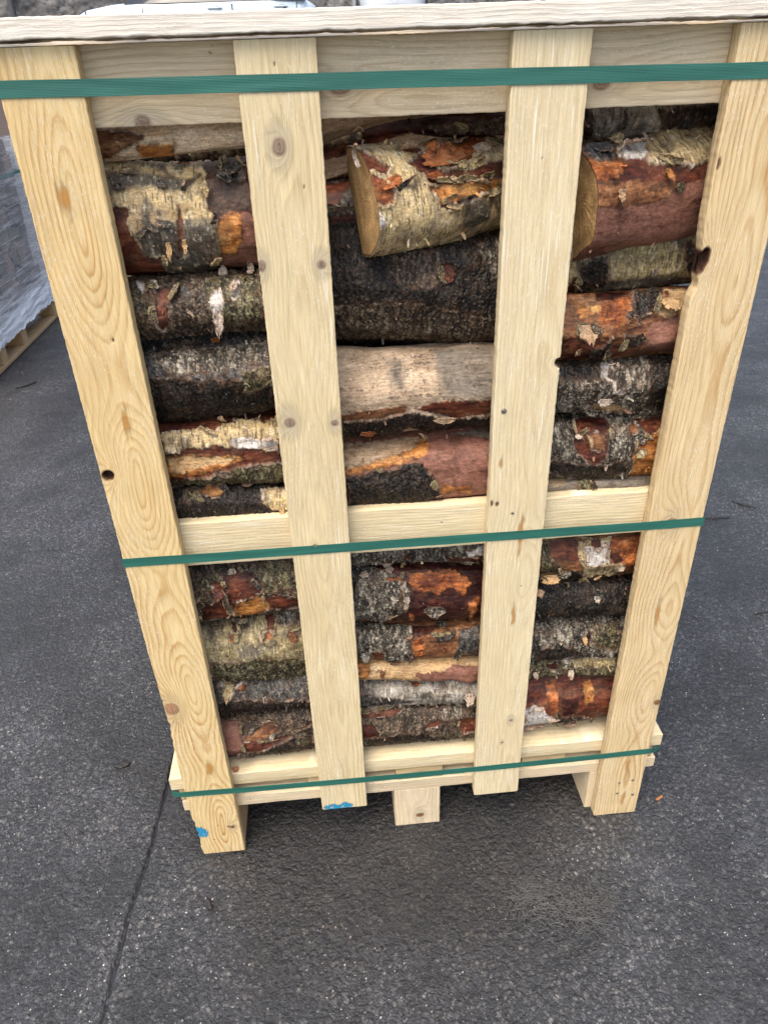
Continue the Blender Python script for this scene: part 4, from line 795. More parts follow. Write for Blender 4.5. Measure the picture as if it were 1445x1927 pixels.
def peel(log, id, u, th, w, ln, t, rot=0.0, curl=.02, spiral=1.0, lift=.001, name='bark_peel'):
    """a strip of bark lifting off its log: attached along one short side, rolling away from the stem"""
    A, a, up, fr, L, r0, r1 = SURF[id]; T = math.radians(th); r = r0 + (r1 - r0) * u / L
    n0 = math.cos(T) * fr + math.sin(T) * up; ts = -math.sin(T) * fr + math.cos(T) * up
    p = A + a * u + n0 * (r + lift)
    R = math.radians(rot); e1 = a * math.cos(R) + ts * math.sin(R); e2 = -a * math.sin(R) + ts * math.cos(R)
    nu, nv = 15, 31; x = np.linspace(-.5, .5, nu)[None]; y = np.linspace(0, 1, nv)[:, None]
    sd = int(abs(u) * 1e4 + th * 7 + w * 1e5) % 700
    wid = w * (.50 + .62 * np.sin(np.pi * (.18 + .74 * y)) - .30 * y ** 2 + .34 * pn(y * 4, np.sign(x) * 2 + 3, sd)) * (1 + .22 * pn(y * 13, np.sign(x) + 7, sd))
    yy = y * (1 + .38 * pn(x * 5 + 5, 2.0, sd + 1) * y + .14 * pn(x * 17, 4.0, sd + 2) * y)
    rc = curl * spiral ** yy; ang = np.cumsum(np.broadcast_to(ln / (nv - 1) / rc, (nv, nu)), 0) - ln / (nv - 1) / rc
    st = ln / (nv - 1)
    lx = np.cumsum(np.cos(ang) * st, 0) * (yy / np.maximum(y, 1e-6)).clip(.4, 1.6); lz = np.cumsum(np.sin(ang) * st, 0) + .0012 * pn(x * 5 + 3, y * 5, sd + 4)
    pos = p + (x * wid)[..., None] * e1 + lx[..., None] * e2 + lz[..., None] * n0
    V1 = pos.reshape(-1, 3); gx = np.gradient(pos, axis=0); gy = np.gradient(pos, axis=1); nn = np.cross(gx, gy); nn /= np.linalg.norm(nn, axis=-1)[..., None] + 1e-9
    V2 = (pos + nn * .0009).reshape(-1, 3)
    q = grid_quads(nv, nu); n = nu * nv
    rim = np.concatenate([np.arange(nu), (np.arange(1, nv) * nu + nu - 1), (n - 2 - np.arange(nu - 1)), (np.arange(nv - 2, 0, -1) * nu)]); r2 = np.roll(rim, -1)
    Q = np.concatenate([q[:, ::-1], q + n, np.stack([rim, r2, r2 + n, rim + n], -1)])
    c, ro, _h = layer(t, np.broadcast_to(x * w + u, pos.shape[:2]).copy(), np.broadcast_to(y * ln + th * .001, pos.shape[:2]).copy(), sd)
    c = c * .85 * (1 - .45 * sstep(.0, .5, fbm(x * 4 + sd, y * 4, sd + 5, 4)))[..., None] * (np.array((.86, .74, .64)) if t == 'W' else 1.0)
    c2 = np.concatenate([c, ro[..., None]], -1).reshape(-1, 4); inner = c2.copy(); inner[:, :3] = inner[:, :3] * .5 + np.array((.36, .20, .12)) * .5
    o = np_mesh(name, np.concatenate([V1, V2]), Q, M_BARK, log, {'Col': ('FLOAT_COLOR', np.concatenate([c2, inner]))})
    _fix_normals(o.data); return o
def edge_peels(log, id, base, pats, vis=(-62, 75)):
    """bark torn back along the border between bark and bare wood: small curled flaps rooted on the tear"""
    A, a, up, fr, L, r0, r1 = SURF[id]; rm = (r0 + r1) / 2; rg = np.random.RandomState(sum(map(ord, id)) + 7)
    hi = base in PAPER or base in CORK; n = 0
    for t, poly in pats:
        tb = t in PAPER or t in CORK
        if tb == hi or n > 16: continue
        P = np.array([(p[0], math.radians(p[1]) * rm) for p in poly]); ed = np.roll(P, -1, 0) - P; ln = np.linalg.norm(ed, axis=1)
        for k in range(int(np.clip(ln.sum() / .045, 1, 5))):
            i = rg.choice(len(P), p=ln / ln.sum()); q = P[i] + ed[i] * rg.rand(); th = math.degrees(q[1] / rm)
            if not (vis[0] < th < vis[1]) or not (.03 < q[0] < L - .03): continue
            nn = np.array((ed[i][1], -ed[i][0])) / (ln[i] + 1e-9)
            ins = poly_sd(np.array([q[0] + nn[0] * .004]), np.array([q[1] + nn[1] * .004]), P)[0] < 0
            if ins != tb: nn = -nn                            # nn now points on to the bark
            rot = math.degrees(math.atan2(-nn[0], nn[1])) + rg.uniform(-25, 25)
            bt = t if tb else base
            peel(log, id, float(q[0] - nn[0] * .002), float(math.degrees((q[1] - nn[1] * .002) / rm)), rg.uniform(.010, .026), rg.uniform(.006, .015), bt if bt in PAPER else rg.choice(['Db', 'DW', 'B2']), rot, rg.uniform(.005, .014), rg.uniform(.5, .9), .0012)
            n += 1
LABELS = {
 'L1': 'thin peeled tan log touching the top rail, left column of the crate',
 'L2': 'thick yellow birch log with torn bark and an orange scar, left column near the top',
 'L3': 'rough brown birch log with pale curling peels, left column, under the thick yellow one',
 'L4': 'thick grey lichened log in the left column, above the red and white split one',
 'L5': 'split red log with a white birch bark band, left column above the middle rail',
 'L6': 'black log with one oval orange scar resting on the middle rail, left column',
 'L7': 'brown log with a dark red hollow and yellow flake, left column below the middle rail',
 'L8': 'olive speckled birch log with small orange scabs, left column of the lower half',
 'L9': 'smooth dark grey log with a hanging pale flake, left column of the lower half',
 'L10': 'lowest log of the left column, pink at its left end with a tan oval',
 'M0': 'sawn tan wedge of split wood high in the middle opening, under the top rail',
 'M0c': 'small split log end poking out behind the tilted yellow birch log',
 'M0b': 'dark red log in shade behind the tilted yellow birch log',
 'M1': 'tilted yellow birch half log with orange torn bark and a sawn tan end',
 'M2': 'very thick black mossy log in the middle column under the tilted birch half log',
 'M3': 'bare weathered grey wood log in the middle column below the thick black one',
 'M4': 'smooth purple red log with pale wood and orange edge on the middle rail',
 'M5': 'grey birch log half hidden behind the middle rail, middle column',
 'M6': 'dark red log with an orange torn patch, middle column of the lower half',
 'M7': 'brown log with black cracked bark on its left half, middle column lower half',
 'M8': 'thin pale orange peeled log in the middle column of the lower half',
 'M9': 'slender whitish grey birch log in the middle column of the lower half',
 'M10': 'lowest log of the middle column, dark brown with small red bare spots',
 'R0': 'grey birch log in shade behind the purple half log, right opening under the top rail',
 'R1': 'purple red half log with a papery birch strip along its top, right opening',
 'R2': 'olive birch log with black blotches just under the purple half log',
 'R3': 'orange brown knotty log with black scabs in the right column',
 'R4': 'black log with white papery streaks in the right column',
 'R5': 'grey log with a large smooth red oval, right column above the middle rail',
 'R5b': 'thin mossy log lying on the middle rail in the right column',
 'R6': 'torn orange log with a birch bark tongue, right column just below the middle rail',
 'R7': 'black rough log with a rolled bark curl at its left, right column lower half',
 'R8': 'grey mossy rough log under the black one, right column lower half',
 'R9': 'thin olive birch log above the lowest red log of the right column',
 'R10': 'lowest log of the right column, deep red with a white papery patch'}
LOGOBJ = {}
for (id, A, B, r0, r1, base, cuts, pats) in LOGS:
    LOGOBJ[id] = make_log(id, A, B, r0, r1, base, cuts, pats, LABELS[id])
    edge_peels(LOGOBJ[id], id, base, pats)
for k in range(10):
    z = .285 + .118 * k; r = .052 + .010 * ((k * 7) % 3) / 2
    bk = make_log('back%d' % k, (.03, .285 + .02 * (k % 2), z), (.93, .285 + .02 * ((k + 1) % 2), z + .01), r, r, ('D', 'Db', 'M', 'G', 'Db')[k % 5], (), [('R', [(.1, 20), (.35, 30), (.4, 80), (.15, 70)]), ('B', [(.5, 10), (.8, 0), (.85, 60), (.55, 70)])],
             'long dark birch log lying deep in the crate behind the front logs', .004, (-100, 100), 'logs of the back row', False)
    for q in (1, 2, 3):                                     # the same stems again, turned and set further back
        c = bk.copy(); COL.objects.link(c); c.location = (0 if q != 2 else .96, .172 * q if q != 2 else .57 + .344, .012 * ((k * 5 + q) % 3 - 1))
        if q == 2: c.rotation_euler.z = math.pi
for (id, u, th, w, ln, t, rot, curl, spiral) in PEELS:
    peel(LOGOBJ[id], id, u, th, w, ln, t, rot, curl, spiral)

# ------------------------------------------------------------------ ground
def make_ground_mat():
    k = NT('wet_asphalt'); c = k.coord('Object'); cr = k.attr('crack').outputs['Fac']
    dn = k.new('ShaderNodeTexNoise'); k.link(c, dn.inputs['Vector']); dn.inputs['Scale'].default_value = 160; dn.inputs['Detail'].default_value = 3
    w1 = k.new('ShaderNodeVectorMath', operation='SCALE'); k.link(dn.outputs['Color'], w1.inputs[0]); w1.inputs['Scale'].default_value = .0075
    w2 = k.new('ShaderNodeVectorMath', operation='ADD'); k.link(c, w2.inputs[0]); k.link(w1.outputs[0], w2.inputs[1]); cw = w2.outputs[0]
    def vor(sc):
        v = k.new('ShaderNodeTexVoronoi', feature='F1'); k.link(cw, v.inputs['Vector']); v.inputs['Scale'].default_value = sc
        q = k.new('ShaderNodeSeparateColor'); k.link(v.outputs['Color'], q.inputs[0]); return v.outputs['Distance'], q.outputs
    d1, q1 = vor(92); d2, q2 = vor(210); d3, q3 = vor(42)
    big = k.noise(c, 1.7, 6, .62); mid = k.noise(c, 9, 6, .65); fine = k.noise(c, 240, 5, .7); grit = k.noise(c, 700, 3, .6)
    st = k.ramp(q1[0], [(0.0, (.014, .0145, .017)), (.40, (.032, .033, .037)), (.62, (.085, .083, .083)), (.85, (.165, .157, .147)), (1.0, (.30, .28, .255))])
    st = k.mix(k.mapr(d1, .26, .55, 0, .95), st, (.013, .0135, .016))
    s2 = k.ramp(q2[1], [(0, (.010, .0105, .012)), (.45, (.030, .031, .034)), (.75, (.13, .125, .117)), (1.0, (.28, .265, .24))]); s2 = k.mix(k.mapr(d2, .30, .60, 0, .9), s2, (.011, .0115, .014))
    col = k.mix(k.mapr(fine, .40, .60, 0, 1), st, s2)
    binder = k.mapr(mid, .54, .68, 0, .5)                                         # smooth tarry places between stonier ones
    col = k.mix(binder, col, k.mix(k.mapr(fine, .35, .65, 0, 1), (.024, .026, .033), (.050, .052, .062)))
    s3 = k.math('MULTIPLY', k.math('GREATER_THAN', q3[0], .80), k.math('LESS_THAN', d3, .26)); col = k.mix(k.math('MULTIPLY', s3, .7), col, k.mix(q3[1], (.022, .026, .036), (.085, .080, .075)))
    col = k.mix(1.0, col, k.ramp(big, [(.30, .17), (.70, .98)]), 'MULTIPLY'); col = k.mix(1.0, col, k.ramp(grit, [(.3, .45), (.7, 1.7)]), 'MULTIPLY')
    white = k.math('MULTIPLY', k.math('GREATER_THAN', q2[2], .975), k.math('LESS_THAN', d2, .25)); col = k.mix(white, col, (.58, .56, .52))
    col = k.mix(k.math('MULTIPLY', cr, .95), col, (.008, .0085, .011))
    damp_shade = k.attr('damp_shade').outputs['Fac']; mot = k.noise(c, 4.5, 6, .68)
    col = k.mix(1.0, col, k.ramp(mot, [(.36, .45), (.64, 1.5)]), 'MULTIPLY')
    dm = k.mapr(k.math('ADD', damp_shade, k.math('MULTIPLY', k.math('SUBTRACT', mid, .5), 1.6)), .30, .75, 0, 1)
    col = k.mix(dm, col, k.mix(1.0, col, (.46, .41, .36), 'MULTIPLY'))  # darkens the colour for the painted crate shade and the wet patches
    k.link(col, k.p.inputs['Base Color'])
    wet = k.mapr(k.math('ADD', k.math('MULTIPLY', mid, .5), k.math('MULTIPLY', big, .5)), .40, .60, .54, .30)
    wet = k.math('ADD', wet, k.math('MULTIPLY', k.math('SUBTRACT', grit, .5), .6))
    wet = k.math('MULTIPLY_ADD', dm, -.10, wet)
    wet = k.math('MULTIPLY_ADD', cr, k.math('SUBTRACT', .30, wet), wet)
    k.link(wet, k.p.inputs['Roughness']); k.p.inputs['Specular IOR Level'].default_value = .85
    h = k.math('ADD', k.math('MULTIPLY', d1, -1.0), k.math('ADD', k.math('MULTIPLY', fine, .7), k.math('ADD', k.math('MULTIPLY', grit, .8), k.math('MULTIPLY', d2, -.8))))
    h = k.math('MULTIPLY', h, k.math('SUBTRACT', 1.0, k.math('MULTIPLY', cr, .85))); h = k.math('MULTIPLY', h, k.math('SUBTRACT', 1.0, k.math('MULTIPLY', binder, .45)))
    k.bump(h, .8, .0035)
    return k.m
def axis_grid(lo, hi, step, far_lo, far_hi):
    g = list(np.arange(lo, hi, step)); st = step; x = g[0]
    while x > far_lo: st *= 1.22; x -= st; g.insert(0, x)
    st = step; x = g[-1]
    while x < far_hi: st *= 1.22; x += st; g.append(x)
    return np.array(g)
def ramp_z(y):
    yy = np.array([-100, 5.2, 6.5, 9, 12, 14, 17, 22, 27, 40, 300.]); zz = np.array([0, 0, .06, .52, 1.22, 1.42, 1.80, 2.45, 2.85, 3.0, 3.0])
    return np.interp(y, yy, zz)
gx = axis_grid(-.62, 1.70, .0027, -150, 150); gy = axis_grid(-.55, .45, .0027, -60, 170)
X, Y = np.meshgrid(gx, gy, indexing='ij')
wxg = X + .006 * pn(X * 90, Y * 90, 3); wyg = Y + .006 * pn(X * 90 + 7, Y * 90, 4)
f1, f2, cid = worley(wxg * 105, wyg * 105, 5)
g1, g2, gid = worley(wxg * 52, wyg * 52, 9)
near = ((X > -.75) & (X < 1.9) & (Y > -.7) & (Y < .8)) * 1.0
Z = ramp_z(Y) + .004 * fbm(X * 2.1, Y * 2.1, 2, 3) - .003
Z = Z + near * (.0019 * (.5 - f1) + .0014 * (gid - .5) * sstep(.45, .25, g1) + .0009 * fbm(X * 26, Y * 26, 4, 5, .6) + .0012 * (cid - .5) * sstep(.5, .2, f1))
cx_ = np.interp(Y, [-.62, -.42, -.274, -.1056, .0356, .1657, .34, .6], [-.152, -.146, -.1389, -.130, -.1127, -.1053, -.098, -.085]) + .003 * fbm(Y * 30, Y * 0 + 2.2, 8, 3)
wd = (.0046 + .0026 * pn(Y * 26, Y * 0 + 4.1, 9)) * sstep(-.45, -.25, Y) * sstep(.62, .3, Y)
crk = sstep(1.25, .65, np.abs(X - cx_) / np.maximum(wd, .0004)) * (wd > .0006)
Z = Z - crk * .0060
lipz = np.exp(-((np.abs(X - cx_) - wd * 1.5) / .003) ** 2) * .0007 * (wd > .001); Z = Z + lipz
damp_shade_ = .9 * sstep(1.3, .2, np.hypot((X - .42) / .62, (Y + .02) / .36) + .35 * fbm(X * 4, Y * 4, 21, 4)) + sstep(.15, .45, fbm(X * 1.6 + 4, Y * 1.6, 22, 4)) * .7  # crate's shade painted dark in front of it, plus random wet patches
damp_shade_ = np.maximum(damp_shade_, ((X > -.02) & (X < .99) & (Y > .03) & (Y < .95)) * 1.0)  # full strength beneath the crate: its shade put into the ground colour
ground = np_mesh('ground', np.stack([X, Y, Z], -1).reshape(-1, 3), grid_quads(len(gx), len(gy))[:, ::-1][:, ::-1], make_ground_mat(), None, {'crack': ('FLOAT', crk.ravel()), 'damp_shade': ('FLOAT', damp_shade_.ravel())})
tag(ground, 'dark wet rough asphalt yard with a tar filled crack', 'ground', kind='structure')
if ground.data.polygons[0].normal.z < 0: ground.data.flip_normals()

# ------------------------------------------------------------------ litter on the yard
M_CHIP = plain('bark_litter', (.026, .023, .021), .6, 0, .35, 200, .6); M_CHIPO = plain('orange_litter', (.42, .17, .06), .6, 0, .25, 200, .4)
M_CHIPG = plain('grey_litter', (.045, .041, .036), .6, 0, .35, 200, .6); M_WHITE = plain('pale_litter', (.6, .55, .47), .6, 0, .2, 200, .3)
def chip(x, y, ln, w, ang, mat, label, name='bark_chip', z=.001, th=.004, cat='bark chip', group=None):
    sd = int(abs(x * 977 + y * 331) * 10) % 500; nu, nv = 13, 7
    u = np.linspace(-.5, .5, nu)[:, None]; v = np.linspace(-.5, .5, nv)[None]
    wl = w * (1 - 3.0 * np.abs(u) ** 2.2 + .5 * pn(u * 7, np.sign(v) * 2, sd)); ux = u * ln + .16 * ln * pn(v * 5, u * 2, sd + 2); ux = ux + 0 * wl
    px_ = ux * math.cos(ang) - v * wl * math.sin(ang); py_ = ux * math.sin(ang) + v * wl * math.cos(ang)
    top = z + th * (.55 + .5 * pn(u * 7, v * 5, sd + 1)) * (1 - 1.5 * v ** 2) + .03 * ln * u ** 2
    P1 = np.stack([x + px_, y + py_, np.broadcast_to(top, px_.shape)], -1).reshape(-1, 3); P2 = P1.copy(); P2[:, 2] = z - .001
    q = grid_quads(nu, nv); n = nu * nv
    rim = np.concatenate([np.arange(nv), np.arange(1, nu) * nv + nv - 1, n - 2 - np.arange(nv - 1), np.arange(nu - 2, 0, -1) * nv]); r2 = np.roll(rim, -1)
    o = np_mesh(name, np.concatenate([P1, P2]), np.concatenate([q, q[:, ::-1] + n, np.stack([rim, rim + n, r2 + n, r2], -1)]), mat, None, closed=True)
    _fix_normals(o.data)
    return tag(o, label, cat, group)
chip(1.03, .027, .020, .006, .5, M_CHIPO, 'small orange wood chip on the asphalt right of the crate foot', 'wood_chip', cat='wood chip')
chip(-.224, .264, .036, .020, .1, M_CHIP, 'flat dark square bark chip on the asphalt left of the crate')
chip(-1.312, 2.952, .10, .014, .75, M_CHIP, 'long black bark strip on the ground by the wrapped pallet', th=.012)
chip(1.717, 1.148, .085, .008, -.05, M_CHIP, 'thin black bark sliver lying level on the asphalt, right of the crate')
chip(1.856, 1.223, .075, .009, -.7, M_CHIP, 'thin black bark sliver slanting down on the asphalt at the right edge')
chip(1.60, .62, .05, .006, .15, M_CHIP, 'short dark sliver on the asphalt right of the lower crate')
chip(.0305, -.115, .030, .010, -1.1, M_CHIP, 'dark frayed bark piece on the asphalt before the left foot of the crate', th=.006)
chip(.735, -.285, .012, .016, 1.3, M_CHIP, 'tiny dark pebble below the matted fibre clump', 'pebble', cat='pebble', th=.005)
# the matted clump of fibres
def fibre_clump(x0, y0, label):
    m = MB(); rg = np.random.RandomState(4)
    for i in range(560):
        t = rg.rand()
        x = x0 + (t - .5) * .20 + rg.randn() * .012; y = y0 + .02 * math.sin(t * 7) + rg.randn() * .026 - .012 * t
        ang = rg.rand() * 6.28 if rg.rand() < .6 else (.1 + .7 * math.sin(t * 9 + y * 60)); k = rg.randn() * 130; n = 9; ln = .014 + .034 * rg.rand()
        a = ang + k * np.linspace(0, ln, n); st = ln / n
        P = np.stack([x + np.cumsum(np.cos(a)) * st, y + np.cumsum(np.sin(a)) * st * .85, .0012 + .0034 * rg.rand() + .0022 * np.sin(np.linspace(0, 3.1, n)) * rg.rand()], -1)
        v, q = tube_arrays(P, (.0004 + .0005 * rg.rand()) * np.linspace(1.1, .6, n), 5); m.add(v, q)
    return tag(m.build('fibre_clump', plain('grey_fibre', (.10, .098, .096), .55, 0, .3, 300, .2), None, True, False), label, 'fibre clump')
fibre_clump(.735, -.185, 'flattened clump of matted dark grey fibres on the asphalt in front of the crate')
chip(.452 - .35, .030, .011, .010, .4, M_CHIPO, 'small round brown stub standing on the pallet deck at its left end', 'wood_stub', .2225, .013, 'wood stub')

# ------------------------------------------------------------------ wrapped pallet of split logs to the left
def wrapped_load():
    X0 = -1.52; ya, yb = 2.95, 4.325; XB = -2.5
    pal = empty('load_crate', (X0 - .5, (ya + yb) / 2, 0), 'worn pallet with a pinkish top rail, carrying film wrapped logs at the left edge', 'pallet')
    G = lambda s: dict(seed=s, d=.02, sp=.006)
    B = lambda n, o, U, V_, W_, w, l, t, s, m=P_OLD: board(n, pal, o, U, V_, W_, w, l, t, m, G(s), du=.006, dv=.01)
    B('bottom_board', (X0, ya, .0015), (-1, 0, 0), (0, 1, 0), (0, 0, 1), .10, yb - ya, .022, 200)
    B('bottom_board', (X0 - .45, ya, .0015), (-1, 0, 0), (0, 1, 0), (0, 0, 1), .10, yb - ya, .022, 201)
    for k, y in enumerate((2.97, 3.24, 3.60, 4.235)):
        B('block', (X0 - .004, y, .024), (0, 1, 0), (0, 0, 1), (-1, 0, 0), .085 if k else .12, .085, .12, 210 + k)
    for k, y in enumerate((3.05, 3.9)): B('block', (X0 - .46, y, .024), (0, 1, 0), (0, 0, 1), (-1, 0, 0), .10, .085, .12, 216 + k)
    B('side_bearer', (X0 - .002, ya, .1095), (0, 0, 1), (0, 1, 0), (-1, 0, 0), .022, yb - ya, .10, 220)
    for k in range(8): B('deck_board', (XB + .02, ya + .01 + k * .172, .154), (0, 1, 0), (1, 0, 0), (0, 0, -1), .12, .97, .022, 230 + k)
    pk = make_pine('pink_pine', (.56, .36, .26), (.44, .25, .17), .6, 0)
    B('top_rail', (X0 - .012, ya, 1.135), (0, 0, 1), (0, 1, 0), (-1, 0, 0), .30, yb + .01 - ya, .022, 240, pk)
    for k, y in enumerate((ya + .01, 3.25)): B('corner_post', (X0 - .036, y, .156), (0, 1, 0), (0, 0, 1), (-1, 0, 0), .08, 1.26, .022, 244 + k)
    # split logs stacked with their ends showing
    ny, nz = 10, 8; rg = np.random.RandomState(12)
    y_ = np.linspace(ya + .03, yb - .025, ny + 1); z_ = np.linspace(.158, 1.125, nz + 1)
    JY = np.zeros((ny + 1, nz + 1)); JZ = np.zeros((ny + 1, nz + 1))
    for i in range(ny + 1):
        for j in range(nz + 1):
            JY[i, j] = y_[i] + (rg.uniform(-.042, .042) if 0 < i < ny else 0); JZ[i, j] = z_[j] + (rg.uniform(-.040, .040) if 0 < j < nz else 0)
    me_ = NT('grey_log_end'); c = me_.coord(); oi = me_.new('ShaderNodeObjectInfo')
    rn = me_.ramp(oi.outputs['Random'], [(0, (.24, .175, .14)), (.4, (.14, .105, .09)), (.7, (.34, .235, .18)), (1, (.10, .078, .07))])
    n = me_.noise(me_.mapping(c, (30, 30, 90)), 1.0, 5, .6)
    me_.link(me_.mix(1.0, rn, me_.ramp(n, [(.3, .6), (.7, 1.3)]), 'MULTIPLY'), me_.p.inputs['Base Color']); me_.p.inputs['Roughness'].default_value = .8; me_.bump(n, .5, .004)
    for i in range(ny):
        for j in range(nz):
            P = [np.array((JY[a, b], JZ[a, b])) for a, b in ((i, j), (i + 1, j), (i + 1, j + 1), (i, j + 1))]
            pts = []
            for k in range(4):
                a, b = P[k], P[(k + 1) % 4]; bul = rg.uniform(-.012, .004); e = b - a; nn = np.array((e[1], -e[0])) / (np.linalg.norm(e) + 1e-9)
                for t in (0.0, .33, .66): pts.append(a + e * t + nn * bul * (1 if t else 0))
            pts = np.array(pts); cen = pts.mean(0); pts = cen + (pts - cen) * .945
            xf = X0 - .040 - rg.rand() * .030; rings = []
            for f, xx in ((.0, xf), (.6, xf), (.97, xf), (1.0, xf - .004), (1.0, xf - .15), (.97, xf - .30), (.0, xf - .30)):
                yy = cen + (pts - cen) * max(f, .02); rings.append(np.stack([np.full(12, xx) + .0015 * rg.randn(12) * (0 < f < 1), yy[:, 0], yy[:, 1]], -1))
            V = np.concatenate(rings); o = np_mesh('split_log', V, grid_quads(7, 12, True), me_.m, None, None, False, closed=True)
            tag(o, 'grey brown split log in the film wrapped stack at the left edge', 'log', 'split logs under the stretch film')
    # stretch film: several layers, gathered into white folds at the foot
    f = NT('stretch_film'); g = f.attr('guv').outputs['Vector']; ly = f.attr('layers').outputs['Fac']
    s1 = f.noise(f.mapping(g, (2.2, 30, 1)), 1.0, 5, .65, .6); s2 = f.noise(f.mapping(g, (3, 170, 1)), 1.0, 4, .65, .4); s3 = f.noise(f.mapping(g, (9, 30, 1)), 1.0, 3, .5, 2.0)
    s = f.math('ADD', f.math('MULTIPLY', s1, .5), f.math('ADD', f.math('MULTIPLY', s2, .35), f.math('MULTIPLY', s3, .15)))
    s = f.math('ADD', s, f.math('MULTIPLY', ly, .24))
    al = f.mapr(s, .50, .74, .20, .97)
    f.link(al, f.p.inputs['Alpha']); f.p.inputs['Base Color'].default_value = (.88, .88, .88, 1); f.p.inputs['Roughness'].default_value = .28
    f.p.inputs['Specular IOR Level'].default_value = .45; f.bump(f.math('ADD', s1, s2), .8, .006)
    path = [(XB, yb + .012), (X0 + .006, yb + .012), (X0 + .006, ya - .012), (XB, ya - .012)]
    P = []
    for k in range(3):
        a = np.array(path[k]); b = np.array(path[k + 1]); m = int(np.linalg.norm(b - a) / .012)
        P += [a + (b - a) * t / m for t in range(m)]
    P = np.array(P); tn = np.gradient(P, axis=0); tn /= np.linalg.norm(tn, axis=1)[:, None]; nr = np.stack([-tn[:, 1], tn[:, 0]], -1)
    s = np.concatenate([[0], np.cumsum(np.linalg.norm(np.diff(P, axis=0), axis=1))])
    h = np.linspace(0, 1, 110); zt = .135 + 1.01 * h ** 1.15
    S_, H = np.meshgrid(s, zt, indexing='ij')
    foot = sstep(.42, .16, H)
    off = .004 + .004 * fbm(S_ * 3, H * 26, 3, 3) + foot * (.012 + .014 * fbm(S_ * 2.2, H * 34 + S_ * 3, 6, 3)) 
    ragged = .02 * pn(s * 7, 3.2, 4) + .012 * pn(s * 19, 1.2, 5)
    Zf = H + (ragged[:, None]) * sstep(.3, .13, H)
    V = np.stack([P[:, 0][:, None] + nr[:, 0][:, None] * off, P[:, 1][:, None] + nr[:, 1][:, None] * off, Zf], -1)
    o = np_mesh('stretch_film', V.reshape(-1, 3), grid_quads(len(s), len(zt)), f.m, None, {'guv': ('FLOAT_VECTOR', np.stack([S_, H, 0 * S_], -1).reshape(-1, 3)), 'layers': ('FLOAT', (foot + .12 * (H > 1.05)).ravel())})
    tag(o, 'clear plastic stretch film gathered in white folds round the log stack at left', 'film')
    for zc, lab in ((.93, 'green band high on the film wrapped log stack'), (.20, 'green band glimpsed through film near the foot of the wrapped stack')):
        m = MB(); v, q, t = box_arrays((X0 + .009, ya - .015, zc), (X0 + .0105, yb + .018, zc + .016), .0003); m.add(v, q, t)
        v, q, t = box_arrays((XB, yb + .0165, zc), (X0 + .0087, yb + .018, zc + .016), .0003); m.add(v, q, t)
        tag(m.build('strap', M_STRAP2, None, False), lab, 'strap', 'green bands on the wrapped stack')
    cg = MB()
    for z0, z1 in ((.60, .86), (.875, .925), (.95, 1.0), (1.005, 1.115)):
        w = .020 if z1 - z0 < .06 else .010
        v, q, t = box_arrays((X0 + .008, yb - w, z0), (X0 + .012, yb + .010, z1), .0008); cg.add(v, q, t)
    cg.add(*box_arrays((X0 - .03, yb + .0125, .60), (X0 + .012, yb + .0155, 1.115), .0008))
    tag(cg.build('corner_guard', plain('white_plastic', (.62, .60, .57), .4, 0, .05), None, False), 'narrow white plastic guard on the far corner of the wrapped stack', 'corner guard')
M_STRAP2 = plain('green_band', (.045, .19, .155), .4, 0, .1)
wrapped_load()

# ------------------------------------------------------------------ wall, drainpipe and cars beyond, up the yard's rise
def stone_wall():
    x = np.linspace(-22, 16, 900); z = np.linspace(2.0, 8.0, 170); Xw, Zw = np.meshgrid(x, z, indexing='ij')
    row = np.floor(Zw / .42); f1, f2, cid = worley(Xw * 1.5 + row * 3.3, Zw * 2.4, 6)
    mort = sstep(.07, .0, f2 - f1) * sstep(-.1, .3, fbm(Xw * .8, Zw * .8, 3, 3)); Yw = 27 - .05 * (1 - mort) - .02 * cid - .08 * fbm(Xw * 3, Zw * 3, 8, 4)
    k = NT('dark_rubble_stone'); a = k.attr('tone').outputs['Fac']; c = k.coord(); n = k.noise(c, 6, 6, .65); n2 = k.noise(c, 30, 4, .6)
    col = k.ramp(a, [(0, (.035, .034, .033)), (.25, (.11, .105, .10)), (1, (.26, .25, .235))])
    col = k.mix(1.0, col, k.ramp(n, [(.3, .55), (.7, 1.45)]), 'MULTIPLY'); col = k.mix(k.mapr(n2, .64, .74, 0, .6), col, (.5, .48, .45))
    k.link(col, k.p.inputs['Base Color']); k.p.inputs['Roughness'].default_value = .85; k.bump(n2, .5, .03)
    F = np.stack([Xw, Yw, Zw], -1); n_ = len(x) * len(z); Bk = F.copy(); Bk[..., 1] = 27.5
    q = grid_quads(len(x), len(z)); nz = len(z)
    rim = np.concatenate([np.arange(nz), np.arange(1, len(x)) * nz + nz - 1, n_ - 2 - np.arange(nz - 1), np.arange(len(x) - 2, 0, -1) * nz]); r2 = np.roll(rim, -1)
    tone = (.30 + .22 * cid + .25 * fbm(Xw * 2.2, Zw * 2.2, 12, 4)) * (1 - .8 * mort)
    o = np_mesh('stone_wall', np.concatenate([F.reshape(-1, 3), Bk.reshape(-1, 3)]), np.concatenate([q, q[:, ::-1] + n_, np.stack([rim, rim + n_, r2 + n_, r2], -1)]), k.m, None,
                {'tone': ('FLOAT', np.concatenate([tone.ravel(), tone.ravel()]))}, closed=True)
    tag(o, 'dark grey rubble stone wall at the far end of the yard', 'wall')
    m = MB(); v, q = tube_arrays([(-8.44, 26.72, z) for z in np.linspace(2.8, 8, 12)], .09, 12); m.add(v, q)
    for z in (3.6, 5.4, 7.2): m.add(*box_arrays((-8.58, 26.7, z), (-8.30, 26.86, z + .08), .01))
    tag(m.build('drainpipe', plain('grey_pipe', (.075, .075, .078), .5), None), 'thin dark drainpipe running up the far stone wall', 'drainpipe')
stone_wall()
